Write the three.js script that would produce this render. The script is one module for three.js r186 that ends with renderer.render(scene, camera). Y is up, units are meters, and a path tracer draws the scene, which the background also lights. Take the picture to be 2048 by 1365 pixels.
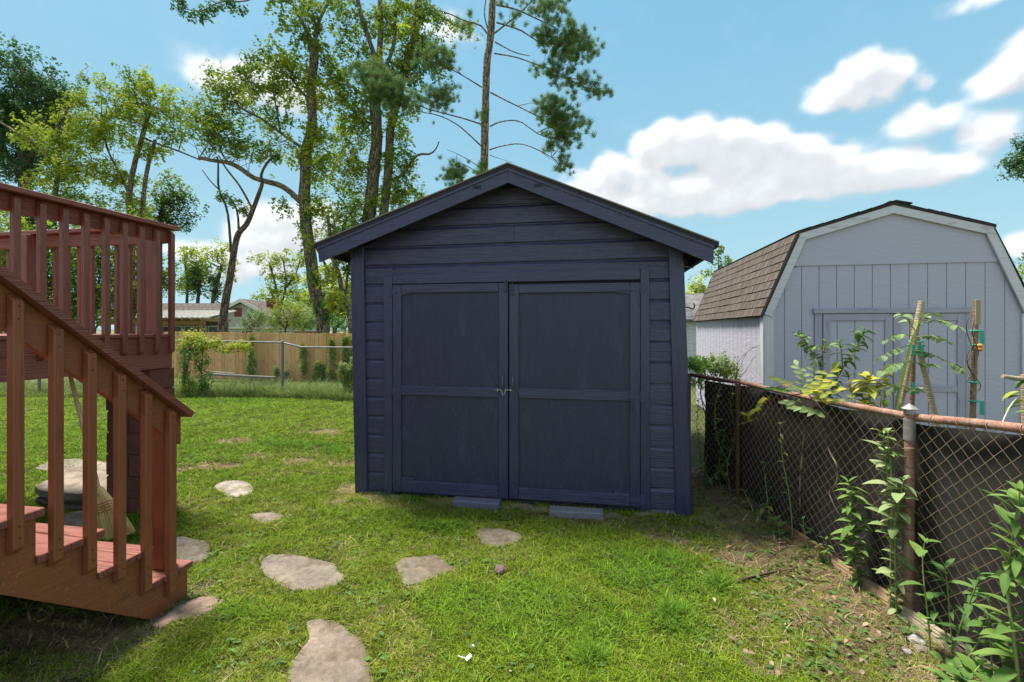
import * as THREE from 'three';
import { mergeGeometries } from 'three/addons/utils/BufferGeometryUtils.js';

// ---------- camera, sky, sun, exposure ----------
const V3 = THREE.Vector3;
const scene = new THREE.Scene();
const EYE = 1.65, FOCAL = 910, HORIZON = 660, PSI = THREE.MathUtils.degToRad(10);
const camera = new THREE.PerspectiveCamera(2 * THREE.MathUtils.radToDeg(Math.atan(682.5 / FOCAL)), 2048 / 1365, 0.05, 900);
camera.position.set(0, EYE, 0);
camera.rotation.y = PSI;
camera.setViewOffset(2048, 1365, 0, 682.5 - HORIZON, 2048, 1365);
scene.add(camera);
const renderer = new THREE.WebGLRenderer({ antialias: true });
renderer.toneMapping = THREE.LinearToneMapping;
renderer.toneMappingExposure = 2.9;
renderer.shadowMap.enabled = true;

const SUN_DIR = new V3(-0.46, 1.3, -0.2).normalize();
const sun = new THREE.DirectionalLight(new THREE.Color(1, 0.93, 0.8), 3.2);
sun.position.copy(SUN_DIR).multiplyScalar(60);
sun.castShadow = true;
sun.shadow.radius = 26;
sun.shadow.mapSize.set(4096, 4096);
Object.assign(sun.shadow.camera, { left: -30, right: 30, top: 30, bottom: -30, near: 1, far: 140 });
scene.add(sun, sun.target);

// ---------- numbers ----------
function mulberry(seed) {
  let a = seed >>> 0;
  return () => { a |= 0; a = a + 0x6D2B79F5 | 0; let t = Math.imul(a ^ a >>> 15, 1 | a); t = t + Math.imul(t ^ t >>> 7, 61 | t) ^ t; return ((t ^ t >>> 14) >>> 0) / 4294967296; };
}
let rnd = mulberry(7);
const rr = (a, b) => a + (b - a) * rnd();
const clamp = (v, a = 0, b = 1) => Math.min(b, Math.max(a, v));
const smooth = (a, b, v) => { const t = clamp((v - a) / (b - a)); return t * t * (3 - 2 * t); };
const mix = (a, b, t) => a + (b - a) * t;
function hash(x, y, s) { let h = Math.imul(x | 0, 374761393) + Math.imul(y | 0, 668265263) + Math.imul(s | 0, 2147483647 ^ 0x5bd1e995); h = Math.imul(h ^ h >>> 13, 1274126177); return ((h ^ h >>> 16) >>> 0) / 4294967296; }
function vnoise(x, y, s = 0, px = 0, py = 0) {          // value noise, periodic when px, py are set
  const xi = Math.floor(x), yi = Math.floor(y), fx = x - xi, fy = y - yi;
  const w = (a, p) => p ? ((a % p) + p) % p : a;
  const u = fx * fx * (3 - 2 * fx), v = fy * fy * (3 - 2 * fy);
  const x0 = w(xi, px), x1 = w(xi + 1, px), y0 = w(yi, py), y1 = w(yi + 1, py);
  return mix(mix(hash(x0, y0, s), hash(x1, y0, s), u), mix(hash(x0, y1, s), hash(x1, y1, s), u), v);
}
function fbm(x, y, s = 0, oct = 4, px = 0, py = 0) {
  let v = 0, a = 0.5, n = 0;
  for (let i = 0; i < oct; i++) { v += a * vnoise(x, y, s + i * 17, px, py); n += a; a *= 0.5; x *= 2; y *= 2; px *= 2; py *= 2; }
  return v / n;
}
// a photograph pixel (2048 x 1365) and a distance along the view turned into a place in the garden
const CP = Math.cos(PSI), SP = Math.sin(PSI);
function at(px, py, d) {
  const X = (px - 1024) / FOCAL * d;
  return new V3(X * CP - d * SP, EYE + (HORIZON - py) / FOCAL * d, -X * SP - d * CP);
}
const gp = (px, py) => at(px, py, EYE * FOCAL / (py - HORIZON));      // the place on the ground
const depthOf = (x, z) => -x * SP - z * CP;
const lateralOf = (x, z) => x * CP - z * SP;

// ---------- sky ----------
{
  const W = 2048, H = 1024, data = new Float32Array(W * H * 4);
  // cumulus banks: azimuth and elevation in degrees (0 = straight ahead), half sizes, weight
  const px2ang = (px, py, rx, ry, w) => { const X = (px - 1024) / FOCAL, az = Math.atan(X); return [az, Math.atan((HORIZON - py) / FOCAL * Math.cos(az)), rx / FOCAL * Math.cos(az) ** 2, ry / FOCAL * Math.cos(az), w]; };
  const banks = [
    [1350, 300, 75, 42, 1], [1460, 310, 95, 45, 1], [1590, 330, 110, 48, .95], [1500, 370, 260, 48, 1], [1230, 350, 110, 30, .95], [1300, 400, 160, 38, .9], [1760, 340, 110, 32, .85], [1880, 345, 100, 28, .8], [1640, 375, 240, 34, .8],
    [1730, 185, 110, 40, 1], [1760, 150, 75, 34, 1], [1660, 190, 65, 32, .9], [1850, 240, 85, 36, .9], [1980, 265, 70, 44, .9], [2010, 160, 90, 36, .95], [2070, 110, 80, 44, 1], [1960, 0, 90, 20, .9],
    [1290, 290, 38, 24, .8], [1330, 268, 34, 26, .8], [1395, 262, 42, 28, .8], [1465, 268, 42, 26, .8], [1540, 275, 42, 26, .8], [1605, 292, 42, 22, .7], [1215, 325, 38, 22, .7], [1700, 138, 32, 24, .7], [1740, 122, 34, 24, .8], [1800, 138, 38, 22, .7], [1850, 165, 28, 20, .7], [1905, 330, 60, 18, .6], [1150, 400, 70, 30, .7], [1400, 420, 120, 24, .6],
    [520, 175, 150, 50, .75], [440, 160, 70, 30, .6], [900, 60, 70, 30, .65], [560, 470, 110, 55, 1], [470, 530, 150, 45, .8], [640, 440, 60, 35, .8], [2060, 490, 60, 28, .9], [690, 540, 90, 40, .6], [370, 500, 60, 24, .6],
  ].map((b) => px2ang(...b));
  const sunAz = Math.atan2(SUN_DIR.x, -SUN_DIR.z) + PSI;
  for (let j = 0; j < H; j++) {
    const el = ((j + 0.5) / H - 0.5) * Math.PI, ce = Math.cos(el), dy = Math.sin(el);
    for (let i = 0; i < W; i++) {
      const th = ((i + 0.5) / W - 0.5) * 2 * Math.PI, dx = Math.cos(th) * ce, dz = Math.sin(th) * ce;
      let az = Math.atan2(dx, -dz) + PSI; if (az > Math.PI) az -= 2 * Math.PI; if (az < -Math.PI) az += 2 * Math.PI;
      const e = Math.max(el, 0);
      const g = Math.pow(1 - Math.sin(e), 2.2);            // paler toward the horizon
      const gl = Math.max(0, dx * SUN_DIR.x + dy * SUN_DIR.y + dz * SUN_DIR.z);
      const glow = 0.16 * gl ** 6;
      let r = mix(0.095, 0.28, g) + glow * 0.9, gg = mix(0.25, 0.42, g) + glow * 0.95, b = mix(0.385, 0.46, g) + glow;
      let m = 0, lum = .6;
      if (e > 0) {
        const out = Math.min(1, smooth(0.95, 1.25, Math.abs(az)) + smooth(0.62, 0.85, el));
        const dens = (A, E) => {
          const n1 = fbm(A * 11 + 40, E * 17 + 9, 3, 5), n2 = fbm(A * 38 + 3, E * 52, 8, 3);
          let D = 0;
          for (const [ba, be, rx, ry, w] of banks) { const qx = (A - ba) / (rx * 1.35), qy = (E - be) / (ry * (E < be ? 1.15 : 1.45)), q = qx * qx + qy * qy; if (q < 1) D += w * (1 - q) * (1 - q) * 1.25; }
          const puff = 1 - Math.abs(2 * fbm(A * 24 + 7, E * 34 + 2, 13, 4) - 1);
          return Math.min(D, 1.3) + ((n1 - .5) * 1.3 + (n2 - .5) * .5 + (puff - .72) * .8) * (.2 + .8 * Math.min(1, D * 2));
        };
        if (out < 1) { const D = dens(az, el), Da = dens(az - .018, el + .030); m = smooth(.02, .95, D) * (1 - out); lum = mix(.54, .43, smooth(.15, 1.2, Da)) + .05 * (D - Da); }
        if (out > 0) {      // the same cumulus carries on over the rest of the sky
          const sc = 1 / Math.max(0.22, Math.sin(e)), qx = dx * sc * 1.7 + 11, qz = dz * sc * 1.7 + 5;
          const n = fbm(qx, qz, 21, 5), v = smooth(0.40, 0.56, n) * out * smooth(0.03, 0.2, e);
          if (v > m) { m = v; lum = mix(.55, .44, smooth(.5, .8, fbm(qx + .2, qz + .2, 21, 4))); }
        }
      }
      const cr = lum * 0.97, cg = lum, cb = lum * 1.04;
      m = clamp(m) * 0.94;
      r = mix(r, cr, m); gg = mix(gg, cg, m); b = mix(b, cb, m);
      if (el < 0) { const t = smooth(0, -0.06, el); r = mix(r, 0.12, t); gg = mix(gg, 0.12, t); b = mix(b, 0.10, t); }
      const k = (j * W + i) * 4;
      const SKY = 0.69; data[k] = r * SKY; data[k + 1] = gg * SKY; data[k + 2] = b * SKY; data[k + 3] = 1;
    }
  }
  const sky = new THREE.DataTexture(data, W, H, THREE.RGBAFormat, THREE.FloatType);
  sky.mapping = THREE.EquirectangularReflectionMapping;
  sky.magFilter = sky.minFilter = THREE.LinearFilter;
  sky.needsUpdate = true;
  scene.background = sky;
  scene.environment = sky;
}

// ---------- naming ----------
const taken = new Map();
function numbered(name) {
  const n = taken.get(name) || 0; taken.set(name, n + 1);
  return n ? `${name}_${String(n).padStart(3, '0')}` : name;
}
function thing(name, label, category, base = new V3(), group) {
  const o = new THREE.Group(); o.name = numbered(name); o.position.copy(base);
  o.userData = { label, category }; if (group) o.userData.group = group;
  scene.add(o); return o;
}
function shadowed(m) { m.castShadow = m.receiveShadow = true; return m; }
// geometry is given in garden coordinates and moved to the thing's own base
function part(parent, name, geo, mat, kind) {
  const root = parent.isMesh ? parent.userData.root : parent;
  if (root && root.position) geo.translate(-root.position.x, -root.position.y, -root.position.z);
  const m = shadowed(new THREE.Mesh(geo, mat)); m.name = name;
  Object.defineProperty(m.userData, 'root', { value: root, enumerable: false });
  if (kind) m.userData.kind = kind;
  parent.add(m); return m;
}
function piece(parent, name, geo, mat, pos, quat, scale) {   // shares a geometry: placed by its own transform
  const root = parent.isMesh ? parent.userData.root : parent;
  const m = shadowed(new THREE.Mesh(geo, mat)); m.name = name;
  m.position.copy(pos).sub(root.position); if (quat) m.quaternion.copy(quat); if (scale) m.scale.copy(scale);
  Object.defineProperty(m.userData, 'root', { value: root, enumerable: false });
  parent.add(m); return m;
}
function single(name, geo, mat, label, category, base = new V3(), group) {
  geo.translate(-base.x, -base.y, -base.z);
  const m = shadowed(new THREE.Mesh(geo, mat)); m.name = numbered(name); m.position.copy(base);
  m.userData = { label, category }; if (group) m.userData.group = group;
  scene.add(m); return m;
}
function structure(name, geo, mat) {
  const m = shadowed(new THREE.Mesh(geo, mat)); m.name = numbered(name); m.userData.kind = 'structure'; scene.add(m); return m;
}
function instances(parent, name, geo, mat, list, { kind = 'stuff', label, category } = {}) {   // list: {p,q,s,c}
  const im = new THREE.InstancedMesh(geo, mat, list.length), M = new THREE.Matrix4(), P = new V3();
  const off = parent && parent.position ? parent.position : new V3();
  list.forEach((e, i) => { P.copy(e.p).sub(off); M.compose(P, e.q, e.s); im.setMatrixAt(i, M); if (e.c) im.setColorAt(i, e.c); });
  im.instanceMatrix.needsUpdate = true; if (im.instanceColor) im.instanceColor.needsUpdate = true;
  shadowed(im); im.name = parent ? name : numbered(name); im.userData = { kind }; if (label) im.userData.label = label; if (category) im.userData.category = category;
  (parent || scene).add(im); return im;
}

// ---------- geometry ----------
function flat(positions, uvs) {
  const g = new THREE.BufferGeometry();
  g.setAttribute('position', new THREE.Float32BufferAttribute(positions, 3));
  g.setAttribute('uv', new THREE.Float32BufferAttribute(uvs || new Array(positions.length / 3 * 2).fill(0), 2));
  g.computeVertexNormals(); return g;
}
// uv in metres by the way each face points; grain runs along u
let fixedUV = false;
function boxUV(g, grain = 'x') {
  if (g.index) g = g.toNonIndexed();
  const p = g.attributes.position, uv = new Float32Array(p.count * 2), A = new V3(), B = new V3(), C = new V3(), N = new V3();
  const ou = fixedUV ? 0 : rr(0, 5), ov = fixedUV ? 0 : rr(0, 5), gi = { x: 0, y: 1, z: 2 }[grain];
  for (let i = 0; i < p.count; i += 3) {
    A.fromBufferAttribute(p, i); B.fromBufferAttribute(p, i + 1); C.fromBufferAttribute(p, i + 2);
    N.copy(C).sub(B).cross(B.clone().sub(A)); // direction only
    const n = [Math.abs(N.x), Math.abs(N.y), Math.abs(N.z)], k = n.indexOf(Math.max(...n));
    let [a, b] = [0, 1, 2].filter((q) => q !== k); if (b === gi) [a, b] = [b, a];
    for (let j = 0; j < 3; j++) { const v = [p.getX(i + j), p.getY(i + j), p.getZ(i + j)]; uv[(i + j) * 2] = v[a] + ou; uv[(i + j) * 2 + 1] = v[b] + ov; }
  }
  g.setAttribute('uv', new THREE.BufferAttribute(uv, 2)); return g;
}
// box with cut edges, 44 triangles; from corner to corner
function cbox(x0, x1, y0, y1, z0, z1, c = 0.003, grain) {
  const cx = (x0 + x1) / 2, cy = (y0 + y1) / 2, cz = (z0 + z1) / 2, h = [(x1 - x0) / 2, (y1 - y0) / 2, (z1 - z0) / 2];
  c = Math.min(c, h[0] * .45, h[1] * .45, h[2] * .45);
  const v = (sx, sy, sz, k) => { const s = [sx, sy, sz]; return s.map((q, i) => q * (h[i] - (i === k ? 0 : c))); };
  const P = [], push = (a, b, d) => {
    const n = [(b[1] - a[1]) * (d[2] - a[2]) - (b[2] - a[2]) * (d[1] - a[1]), (b[2] - a[2]) * (d[0] - a[0]) - (b[0] - a[0]) * (d[2] - a[2]), (b[0] - a[0]) * (d[1] - a[1]) - (b[1] - a[1]) * (d[0] - a[0])];
    const o = n[0] * (a[0] + b[0] + d[0]) + n[1] * (a[1] + b[1] + d[1]) + n[2] * (a[2] + b[2] + d[2]);
    for (const q of o > 0 ? [a, b, d] : [a, d, b]) P.push(q[0] + cx, q[1] + cy, q[2] + cz);
  };
  const quad = (a, b, d, e) => { push(a, b, d); push(a, d, e); };
  for (let k = 0; k < 3; k++) {
    const [i, j] = [0, 1, 2].filter((q) => q !== k);
    const mk = (sk, si, sj, kk) => { const s = []; s[k] = sk; s[i] = si; s[j] = sj; return v(s[0], s[1], s[2], kk); };
    for (const s of [-1, 1]) quad(mk(s, -1, -1, k), mk(s, 1, -1, k), mk(s, 1, 1, k), mk(s, -1, 1, k));
    for (const si of [-1, 1]) for (const sj of [-1, 1]) quad(mk(-1, si, sj, i), mk(1, si, sj, i), mk(1, si, sj, j), mk(-1, si, sj, j));
  }
  for (const a of [-1, 1]) for (const b of [-1, 1]) for (const d of [-1, 1]) push(v(a, b, d, 0), v(a, b, d, 1), v(a, b, d, 2));
  const g = flat(P);
  const L = [h[0], h[1], h[2]], gr = grain || ['x', 'y', 'z'][L.indexOf(Math.max(...L))];
  return boxUV(g, gr);
}
// polygon in two axes pushed along the third
function prism(poly, a0, a1, axis = 'x', grain) {
  const tri = THREE.ShapeUtils.triangulateShape(poly.map((q) => new THREE.Vector2(q[0], q[1])), []);
  const area = poly.reduce((s, q, i) => { const r = poly[(i + 1) % poly.length]; return s + q[0] * r[1] - r[0] * q[1]; }, 0);
  const map = { x: (u, v, a) => [a, u, v], y: (u, v, a) => [v, a, u], z: (u, v, a) => [u, v, a] }[axis];   // (u,v) right handed seen from +axis
  const P = [], put = (...q) => q.forEach((t) => P.push(...t)), s = area > 0;
  for (const t of tri) {
    const f = t.map((i) => poly[i]), ar = (f[1][0] - f[0][0]) * (f[2][1] - f[0][1]) - (f[2][0] - f[0][0]) * (f[1][1] - f[0][1]);
    const o = ar > 0 ? f : [f[0], f[2], f[1]];
    put(...o.map((q) => map(q[0], q[1], a1))); put(...[o[0], o[2], o[1]].map((q) => map(q[0], q[1], a0)));
  }
  for (let i = 0; i < poly.length; i++) {
    const q = poly[i], r = poly[(i + 1) % poly.length];
    const A = map(q[0], q[1], a0), B = map(r[0], r[1], a0), C = map(r[0], r[1], a1), D = map(q[0], q[1], a1);
    if (s) put(A, B, C, A, C, D); else put(A, C, B, A, D, C);
  }
  return boxUV(flat(P), grain || axis);
}
function tube(pts, radii, sides = 6, { step = 0, cap = true, rough = 0 } = {}) {
  let P = pts, R = radii;
  if (step) {
    const c = new THREE.CatmullRomCurve3(pts, false, 'centripetal'), n = Math.max(2, Math.round(c.getLength() / step));
    P = c.getPoints(n); R = P.map((_, i) => { const t = i / n * (radii.length - 1), k = Math.min(radii.length - 2, Math.floor(t)); return mix(radii[k], radii[k + 1], t - k); });
  }
  const pos = [], nor = [], uv = [], idx = [], T = new V3(), Nn = new V3(), B = new V3(), q = new V3();
  let prev = null, len = 0;
  for (let i = 0; i < P.length; i++) {
    T.copy(P[Math.min(i + 1, P.length - 1)]).sub(P[Math.max(i - 1, 0)]).normalize();
    if (!prev) { Nn.set(Math.abs(T.y) < 0.9 ? 0 : 1, Math.abs(T.y) < 0.9 ? 1 : 0, 0); } else Nn.copy(prev);
    Nn.addScaledVector(T, -Nn.dot(T)).normalize(); prev = Nn.clone(); B.copy(T).cross(Nn);
    if (i) len += P[i].distanceTo(P[i - 1]);
    for (let k = 0; k <= sides; k++) {
      const a = k / sides * Math.PI * 2; q.copy(Nn).multiplyScalar(Math.cos(a)).addScaledVector(B, Math.sin(a));
      const r = R[i] * (1 + (rough ? rough * (vnoise(k % sides * 1.7, len * 3, 5, sides * 1.7) - 0.5) : 0));
      pos.push(P[i].x + q.x * r, P[i].y + q.y * r, P[i].z + q.z * r); nor.push(q.x, q.y, q.z); uv.push(k / sides * Math.PI * 2 * R[0], len);
    }
  }
  const n = sides + 1;
  for (let i = 0; i < P.length - 1; i++) for (let k = 0; k < sides; k++) { const a = i * n + k; idx.push(a, a + 1, a + n, a + 1, a + n + 1, a + n); }
  if (cap) for (const [i, f] of [[0, 0], [P.length - 1, 1]]) {
    const c = pos.length / 3; pos.push(P[i].x, P[i].y, P[i].z); T.copy(P[Math.min(i + 1, P.length - 1)]).sub(P[Math.max(i - 1, 0)]).normalize().multiplyScalar(f ? 1 : -1);
    nor.push(T.x, T.y, T.z); uv.push(0, len);
    for (let k = 0; k < sides; k++) { const s0 = pos.length / 3; for (const o of [k, k + 1]) { const v = (i * n + o) * 3; pos.push(pos[v], pos[v + 1], pos[v + 2]); nor.push(T.x, T.y, T.z); uv.push(o * .01, len); } if (f) idx.push(c, s0, s0 + 1); else idx.push(c, s0 + 1, s0); }
  }
  const g = new THREE.BufferGeometry();
  g.setAttribute('position', new THREE.Float32BufferAttribute(pos, 3)); g.setAttribute('normal', new THREE.Float32BufferAttribute(nor, 3)); g.setAttribute('uv', new THREE.Float32BufferAttribute(uv, 2)); g.setIndex(idx);
  return g;
}
const merge = (l) => mergeGeometries(l.map((g) => g.index ? g.toNonIndexed() : g));

// ---------- textures ----------
function tex(w, h, fn, { srgb = false, tu = 1, tv = 1 } = {}) {      // fn(x, y) in 0..1 gives [r,g,b] or a number; the tile covers tu x tv metres
  const d = new Uint8Array(w * h * 4);
  for (let j = 0; j < h; j++) for (let i = 0; i < w; i++) {
    const c = fn((i + .5) / w, (j + .5) / h), k = (j * w + i) * 4;
    if (typeof c === 'number') d[k] = d[k + 1] = d[k + 2] = clamp(c) * 255; else for (let q = 0; q < 3; q++) d[k + q] = clamp(c[q]) * 255;
    d[k + 3] = 255;
  }
  const t = new THREE.DataTexture(d, w, h, THREE.RGBAFormat);
  t.wrapS = t.wrapT = THREE.RepeatWrapping; t.magFilter = t.minFilter = THREE.LinearFilter; t.generateMipmaps = false;
  t.repeat.set(1 / tu, 1 / tv); if (srgb) t.colorSpace = THREE.SRGBColorSpace; t.needsUpdate = true; return t;
}
const lin = (r, g, b) => new THREE.Color().setRGB(r, g, b);
const std = (o) => new THREE.MeshStandardMaterial({ roughness: 0.8, ...o });
// neutral maps that a base colour multiplies
const grainF = (x, y) => { const w = fbm(x * 6, y * 12, 4, 3, 6, 12) * 0.9; const l = vnoise(x * 4, (y + w * 0.03) * 90, 6, 4, 90), f = vnoise(x * 14, y * 220, 9, 14, 220); return 0.55 * l + 0.45 * f; };
const T_grain = tex(1024, 512, (x, y) => { const v = 0.84 + 0.16 * grainF(x, y) - 0.12 * smooth(.62, .8, fbm(x * 5, y * 9, 31, 4, 5, 9)); return v; }, { srgb: true, tu: 1.3, tv: 0.45 });
const T_grainB = tex(1024, 512, (x, y) => grainF(x, y), { tu: 1.3, tv: 0.45 });
const T_bark = tex(512, 512, (x, y) => { const w = fbm(x * 5, y * 5, 2, 3, 5, 5) * .5; const v = Math.abs(vnoise((x + w * .12) * 18, y * 5, 1, 18, 5) - .5) * 2, f = fbm(x * 20, y * 16, 5, 3, 20, 16); const t = .35 + .5 * smooth(0, .6, v) * (.6 + .5 * f); return [t * 1.02, t * .98, t * .9]; }, { srgb: true, tu: .7, tv: .8 });
const T_barkB = tex(512, 512, (x, y) => { const w = fbm(x * 5, y * 5, 2, 3, 5, 5) * .5; return smooth(0, .6, Math.abs(vnoise((x + w * .12) * 18, y * 5, 1, 18, 5) - .5) * 2) * .7 + .3 * fbm(x * 20, y * 16, 5, 3, 20, 16); }, { tu: .7, tv: .8 });
const T_blotch = tex(512, 512, (x, y) => { const a = fbm(x * 4, y * 4, 12, 5, 4, 4), f = fbm(x * 60, y * 60, 3, 2, 60, 60); return .74 + .22 * a + .14 * (f - .5); }, { srgb: true, tu: .8, tv: .8 });
const T_fineB = tex(512, 512, (x, y) => .6 * fbm(x * 24, y * 24, 14, 4, 24, 24) + .4 * fbm(x * 110, y * 110, 2, 2, 110, 110), { tu: .8, tv: .8 });

// ---------- leaves ----------
// one leaf along +y from its stalk, folded on its midrib and curling down (unit length)
function leafGeo(width = .32, fold = .25, droop = .25, n = 4, shape = 1) {
  const P = [], idx = [], uv = [];
  for (let i = 0; i <= n; i++) {
    const t = i / n, w = width * Math.pow(Math.sin(Math.PI * Math.pow(t, shape)), .85) * .5 + .004, z = -droop * t * t;
    P.push(-w, t, z + w * fold, 0, t, z, w, t, z + w * fold); uv.push(0, t, .5, t, 1, t);
    if (i < n) { const a = i * 3; idx.push(a, a + 1, a + 3, a + 1, a + 4, a + 3, a + 1, a + 2, a + 4, a + 2, a + 5, a + 4); }
  }
  const g = new THREE.BufferGeometry(); g.setAttribute('position', new THREE.Float32BufferAttribute(P, 3)); g.setAttribute('uv', new THREE.Float32BufferAttribute(uv, 2)); g.setIndex(idx); g.computeVertexNormals(); return g;
}
const YAX = new V3(0, 1, 0), _m = new THREE.Matrix4();
function aim(dir, roll = 0, up = YAX) {      // +y along dir, the leaf's face as near to up as it can
  const y = dir.clone().normalize(), z = up.clone().addScaledVector(y, -up.dot(y)); if (z.lengthSq() < 1e-4) z.set(0, 0, 1).addScaledVector(y, -y.z); z.normalize();
  const x = y.clone().cross(z); _m.makeBasis(x, y, z); const q = new THREE.Quaternion().setFromRotationMatrix(_m);
  if (roll) q.multiply(new THREE.Quaternion().setFromAxisAngle(YAX, roll)); return q;
}
function leafMat(c, trans = .35) { return new THREE.MeshPhysicalMaterial({ color: c, roughness: .7, transmission: trans, thickness: 0, side: THREE.DoubleSide, specularIntensity: .3 }); }
const randDir = () => { const z = rr(-1, 1), a = rr(0, 6.283), s = Math.sqrt(1 - z * z); return new V3(s * Math.cos(a), z, s * Math.sin(a)); };

// ---------- the lie of the land ----------
const lawnY = (x, z) => 0.03 * fbm(x * 0.9 + 30, z * 0.9 + 12, 41, 3) + 0.008 * vnoise(x * 5, z * 5, 2) - 0.012;
// right-hand fence line on the ground, from near to far
const fenceLine = [[2.3, 1.0], [2.3, 2.04], [2.3, 2.59], [2.27, 4.5], [2.08, 5.27]].map(([X, d]) => new V3(X * CP - d * SP, 0, -X * SP - d * CP));
let FS0 = 1;
function fenceDist(x, z) {            // signed: positive on the lawn side
  let best = 9, sg = 1;
  for (let i = 0; i < fenceLine.length - 1; i++) {
    const a = fenceLine[i], b = fenceLine[i + 1], ex = b.x - a.x, ez = b.z - a.z, t = clamp(((x - a.x) * ex + (z - a.z) * ez) / (ex * ex + ez * ez));
    const d = Math.hypot(x - a.x - ex * t, z - a.z - ez * t); if (d < best) { best = d; sg = Math.sign(ex * (z - a.z) - ez * (x - a.x)); }
  }
  return best > 1.6 ? (lateralOf(x, z) < 2.28 ? best : -best) * FS0 : best * (sg || 1);
}
const FSIGN = Math.sign(fenceDist(1.3, -3)); FS0 = FSIGN;
const offFence = (x, z) => fenceDist(x, z) * FSIGN;

// stepping stones: outlines on the ground
const stonePx = {
  pale: [[428, 978], [436, 969], [456, 964], [482, 964], [500, 970], [507, 981], [500, 992], [476, 998], [454, 996], [440, 987]],
  wedge: [[497, 1031], [520, 1029], [548, 1028], [568, 1034], [560, 1042], [528, 1050], [512, 1044]],
  stairfoot: [[330, 1084], [352, 1077], [366, 1075], [390, 1082], [412, 1085], [421, 1098], [416, 1116], [398, 1127], [360, 1126], [335, 1112]],
  broad: [[524, 1124], [540, 1113], [585, 1114], [626, 1121], [668, 1132], [676, 1146], [689, 1158], [680, 1172], [644, 1183], [590, 1186], [560, 1176], [546, 1166], [530, 1154], [520, 1140]],
  kite: [[790, 1131], [806, 1120], [840, 1118], [872, 1114], [892, 1128], [912, 1142], [880, 1156], [842, 1170], [808, 1174], [797, 1152]],
  doorstep: [[948, 1068], [962, 1062], [1000, 1061], [1036, 1070], [1046, 1082], [1022, 1094], [990, 1100], [966, 1094]],
  front: [[584, 1330], [600, 1310], [618, 1282], [612, 1252], [640, 1246], [676, 1252], [700, 1272], [724, 1290], [738, 1322], [745, 1370], [735, 1420], [660, 1450], [590, 1430], [574, 1370]],
  stringer: [[300, 1255], [330, 1236], [362, 1214], [398, 1200], [430, 1198], [449, 1208], [425, 1226], [395, 1240], [350, 1248], [320, 1262]],
};
const stonePoly = {};
for (const k in stonePx) stonePoly[k] = stonePx[k].map(([a, b]) => { const p = gp(a, b); return [p.x, p.z]; });
const inPoly = (poly, x, z) => { let c = false; for (let i = 0, j = poly.length - 1; i < poly.length; j = i++) { const [xi, zi] = poly[i], [xj, zj] = poly[j]; if ((zi > z) !== (zj > z) && x < (xj - xi) * (z - zi) / (zj - zi) + xi) c = !c; } return c; };
const stoneC = Object.values(stonePoly).map((p) => { const cx = p.reduce((s, q) => s + q[0], 0) / p.length, cz = p.reduce((s, q) => s + q[1], 0) / p.length; return { p, cx, cz, r: Math.max(...p.map((q) => Math.hypot(q[0] - cx, q[1] - cz))) }; });
function onStone(x, z) { for (const s of stoneC) if (Math.hypot(x - s.cx, z - s.cz) < s.r && inPoly(s.p, x, z)) return true; return false; }
function nearStone(x, z) { let m = 9; for (const s of stoneC) m = Math.min(m, Math.hypot(x - s.cx, z - s.cz) - s.r); return m; }

// bare, dry and lush patches: pixel centre and half sizes on the ground plane
const spot = (px, py, rx, ry, w) => { const d = EYE * FOCAL / (py - HORIZON), p = gp(px, py); return [p.x, p.z, rx * d / FOCAL, ry * d * d / (FOCAL * EYE), w]; };
const bare = [[470, 884, 38, 7, 1], [430, 934, 60, 10, 1], [370, 940, 30, 9, .9], [505, 912, 30, 6, .7], [585, 925, 45, 9, .7], [650, 866, 45, 7, .8], [640, 900, 50, 9, .6], [690, 930, 25, 8, .6], [1340, 1082, 60, 14, .9], [1440, 1080, 60, 16, .55], [150, 1270, 180, 40, 1], [330, 1238, 60, 14, .8], [1355, 1338, 22, 10, .8], [1500, 1125, 60, 22, .8], [1590, 1160, 70, 26, .6], [1640, 1260, 60, 30, .5], [60, 960, 90, 8, .4], [1420, 980, 40, 40, .9], [690, 982, 22, 12, .8], [560, 1000, 60, 6, .3]].map((s) => spot(...s));
const dryS = [[690, 990, 50, 16, 1], [600, 930, 130, 26, .6], [560, 985, 100, 14, .5], [410, 1010, 60, 18, .5], [740, 1270, 30, 40, .6], [1200, 1048, 260, 12, 1], [820, 1020, 140, 9, 1], [1330, 1060, 120, 18, .8], [1420, 1120, 50, 20, .6], [690, 1130, 60, 10, .3], [1000, 1085, 70, 12, .5], [850, 1150, 75, 14, .4], [200, 1290, 190, 50, .6], [1500, 1290, 140, 60, .5], [560, 1320, 40, 50, .35], [450, 1060, 80, 12, .3]].map((s) => spot(...s));
const lushS = [[1280, 1150, 150, 50, .9], [880, 1060, 90, 14, .8], [1060, 1240, 260, 90, .6], [1350, 1250, 60, 40, .8], [620, 895, 90, 7, .9], [560, 790, 130, 6, .6], [490, 1230, 120, 22, .6], [660, 905, 18, 6, .8], [1440, 1180, 30, 20, .7], [440, 800, 120, 8, .4]].map((s) => spot(...s));
const blob = (list, x, z, n) => { let m = 0; for (const [cx, cz, rx, rz, w] of list) { const q = Math.hypot((x - cx) / rx, (z - cz) / rz); if (q < 1.7) m = Math.max(m, w * smooth(1.25, .55, q + n)); } return m; };
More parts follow.
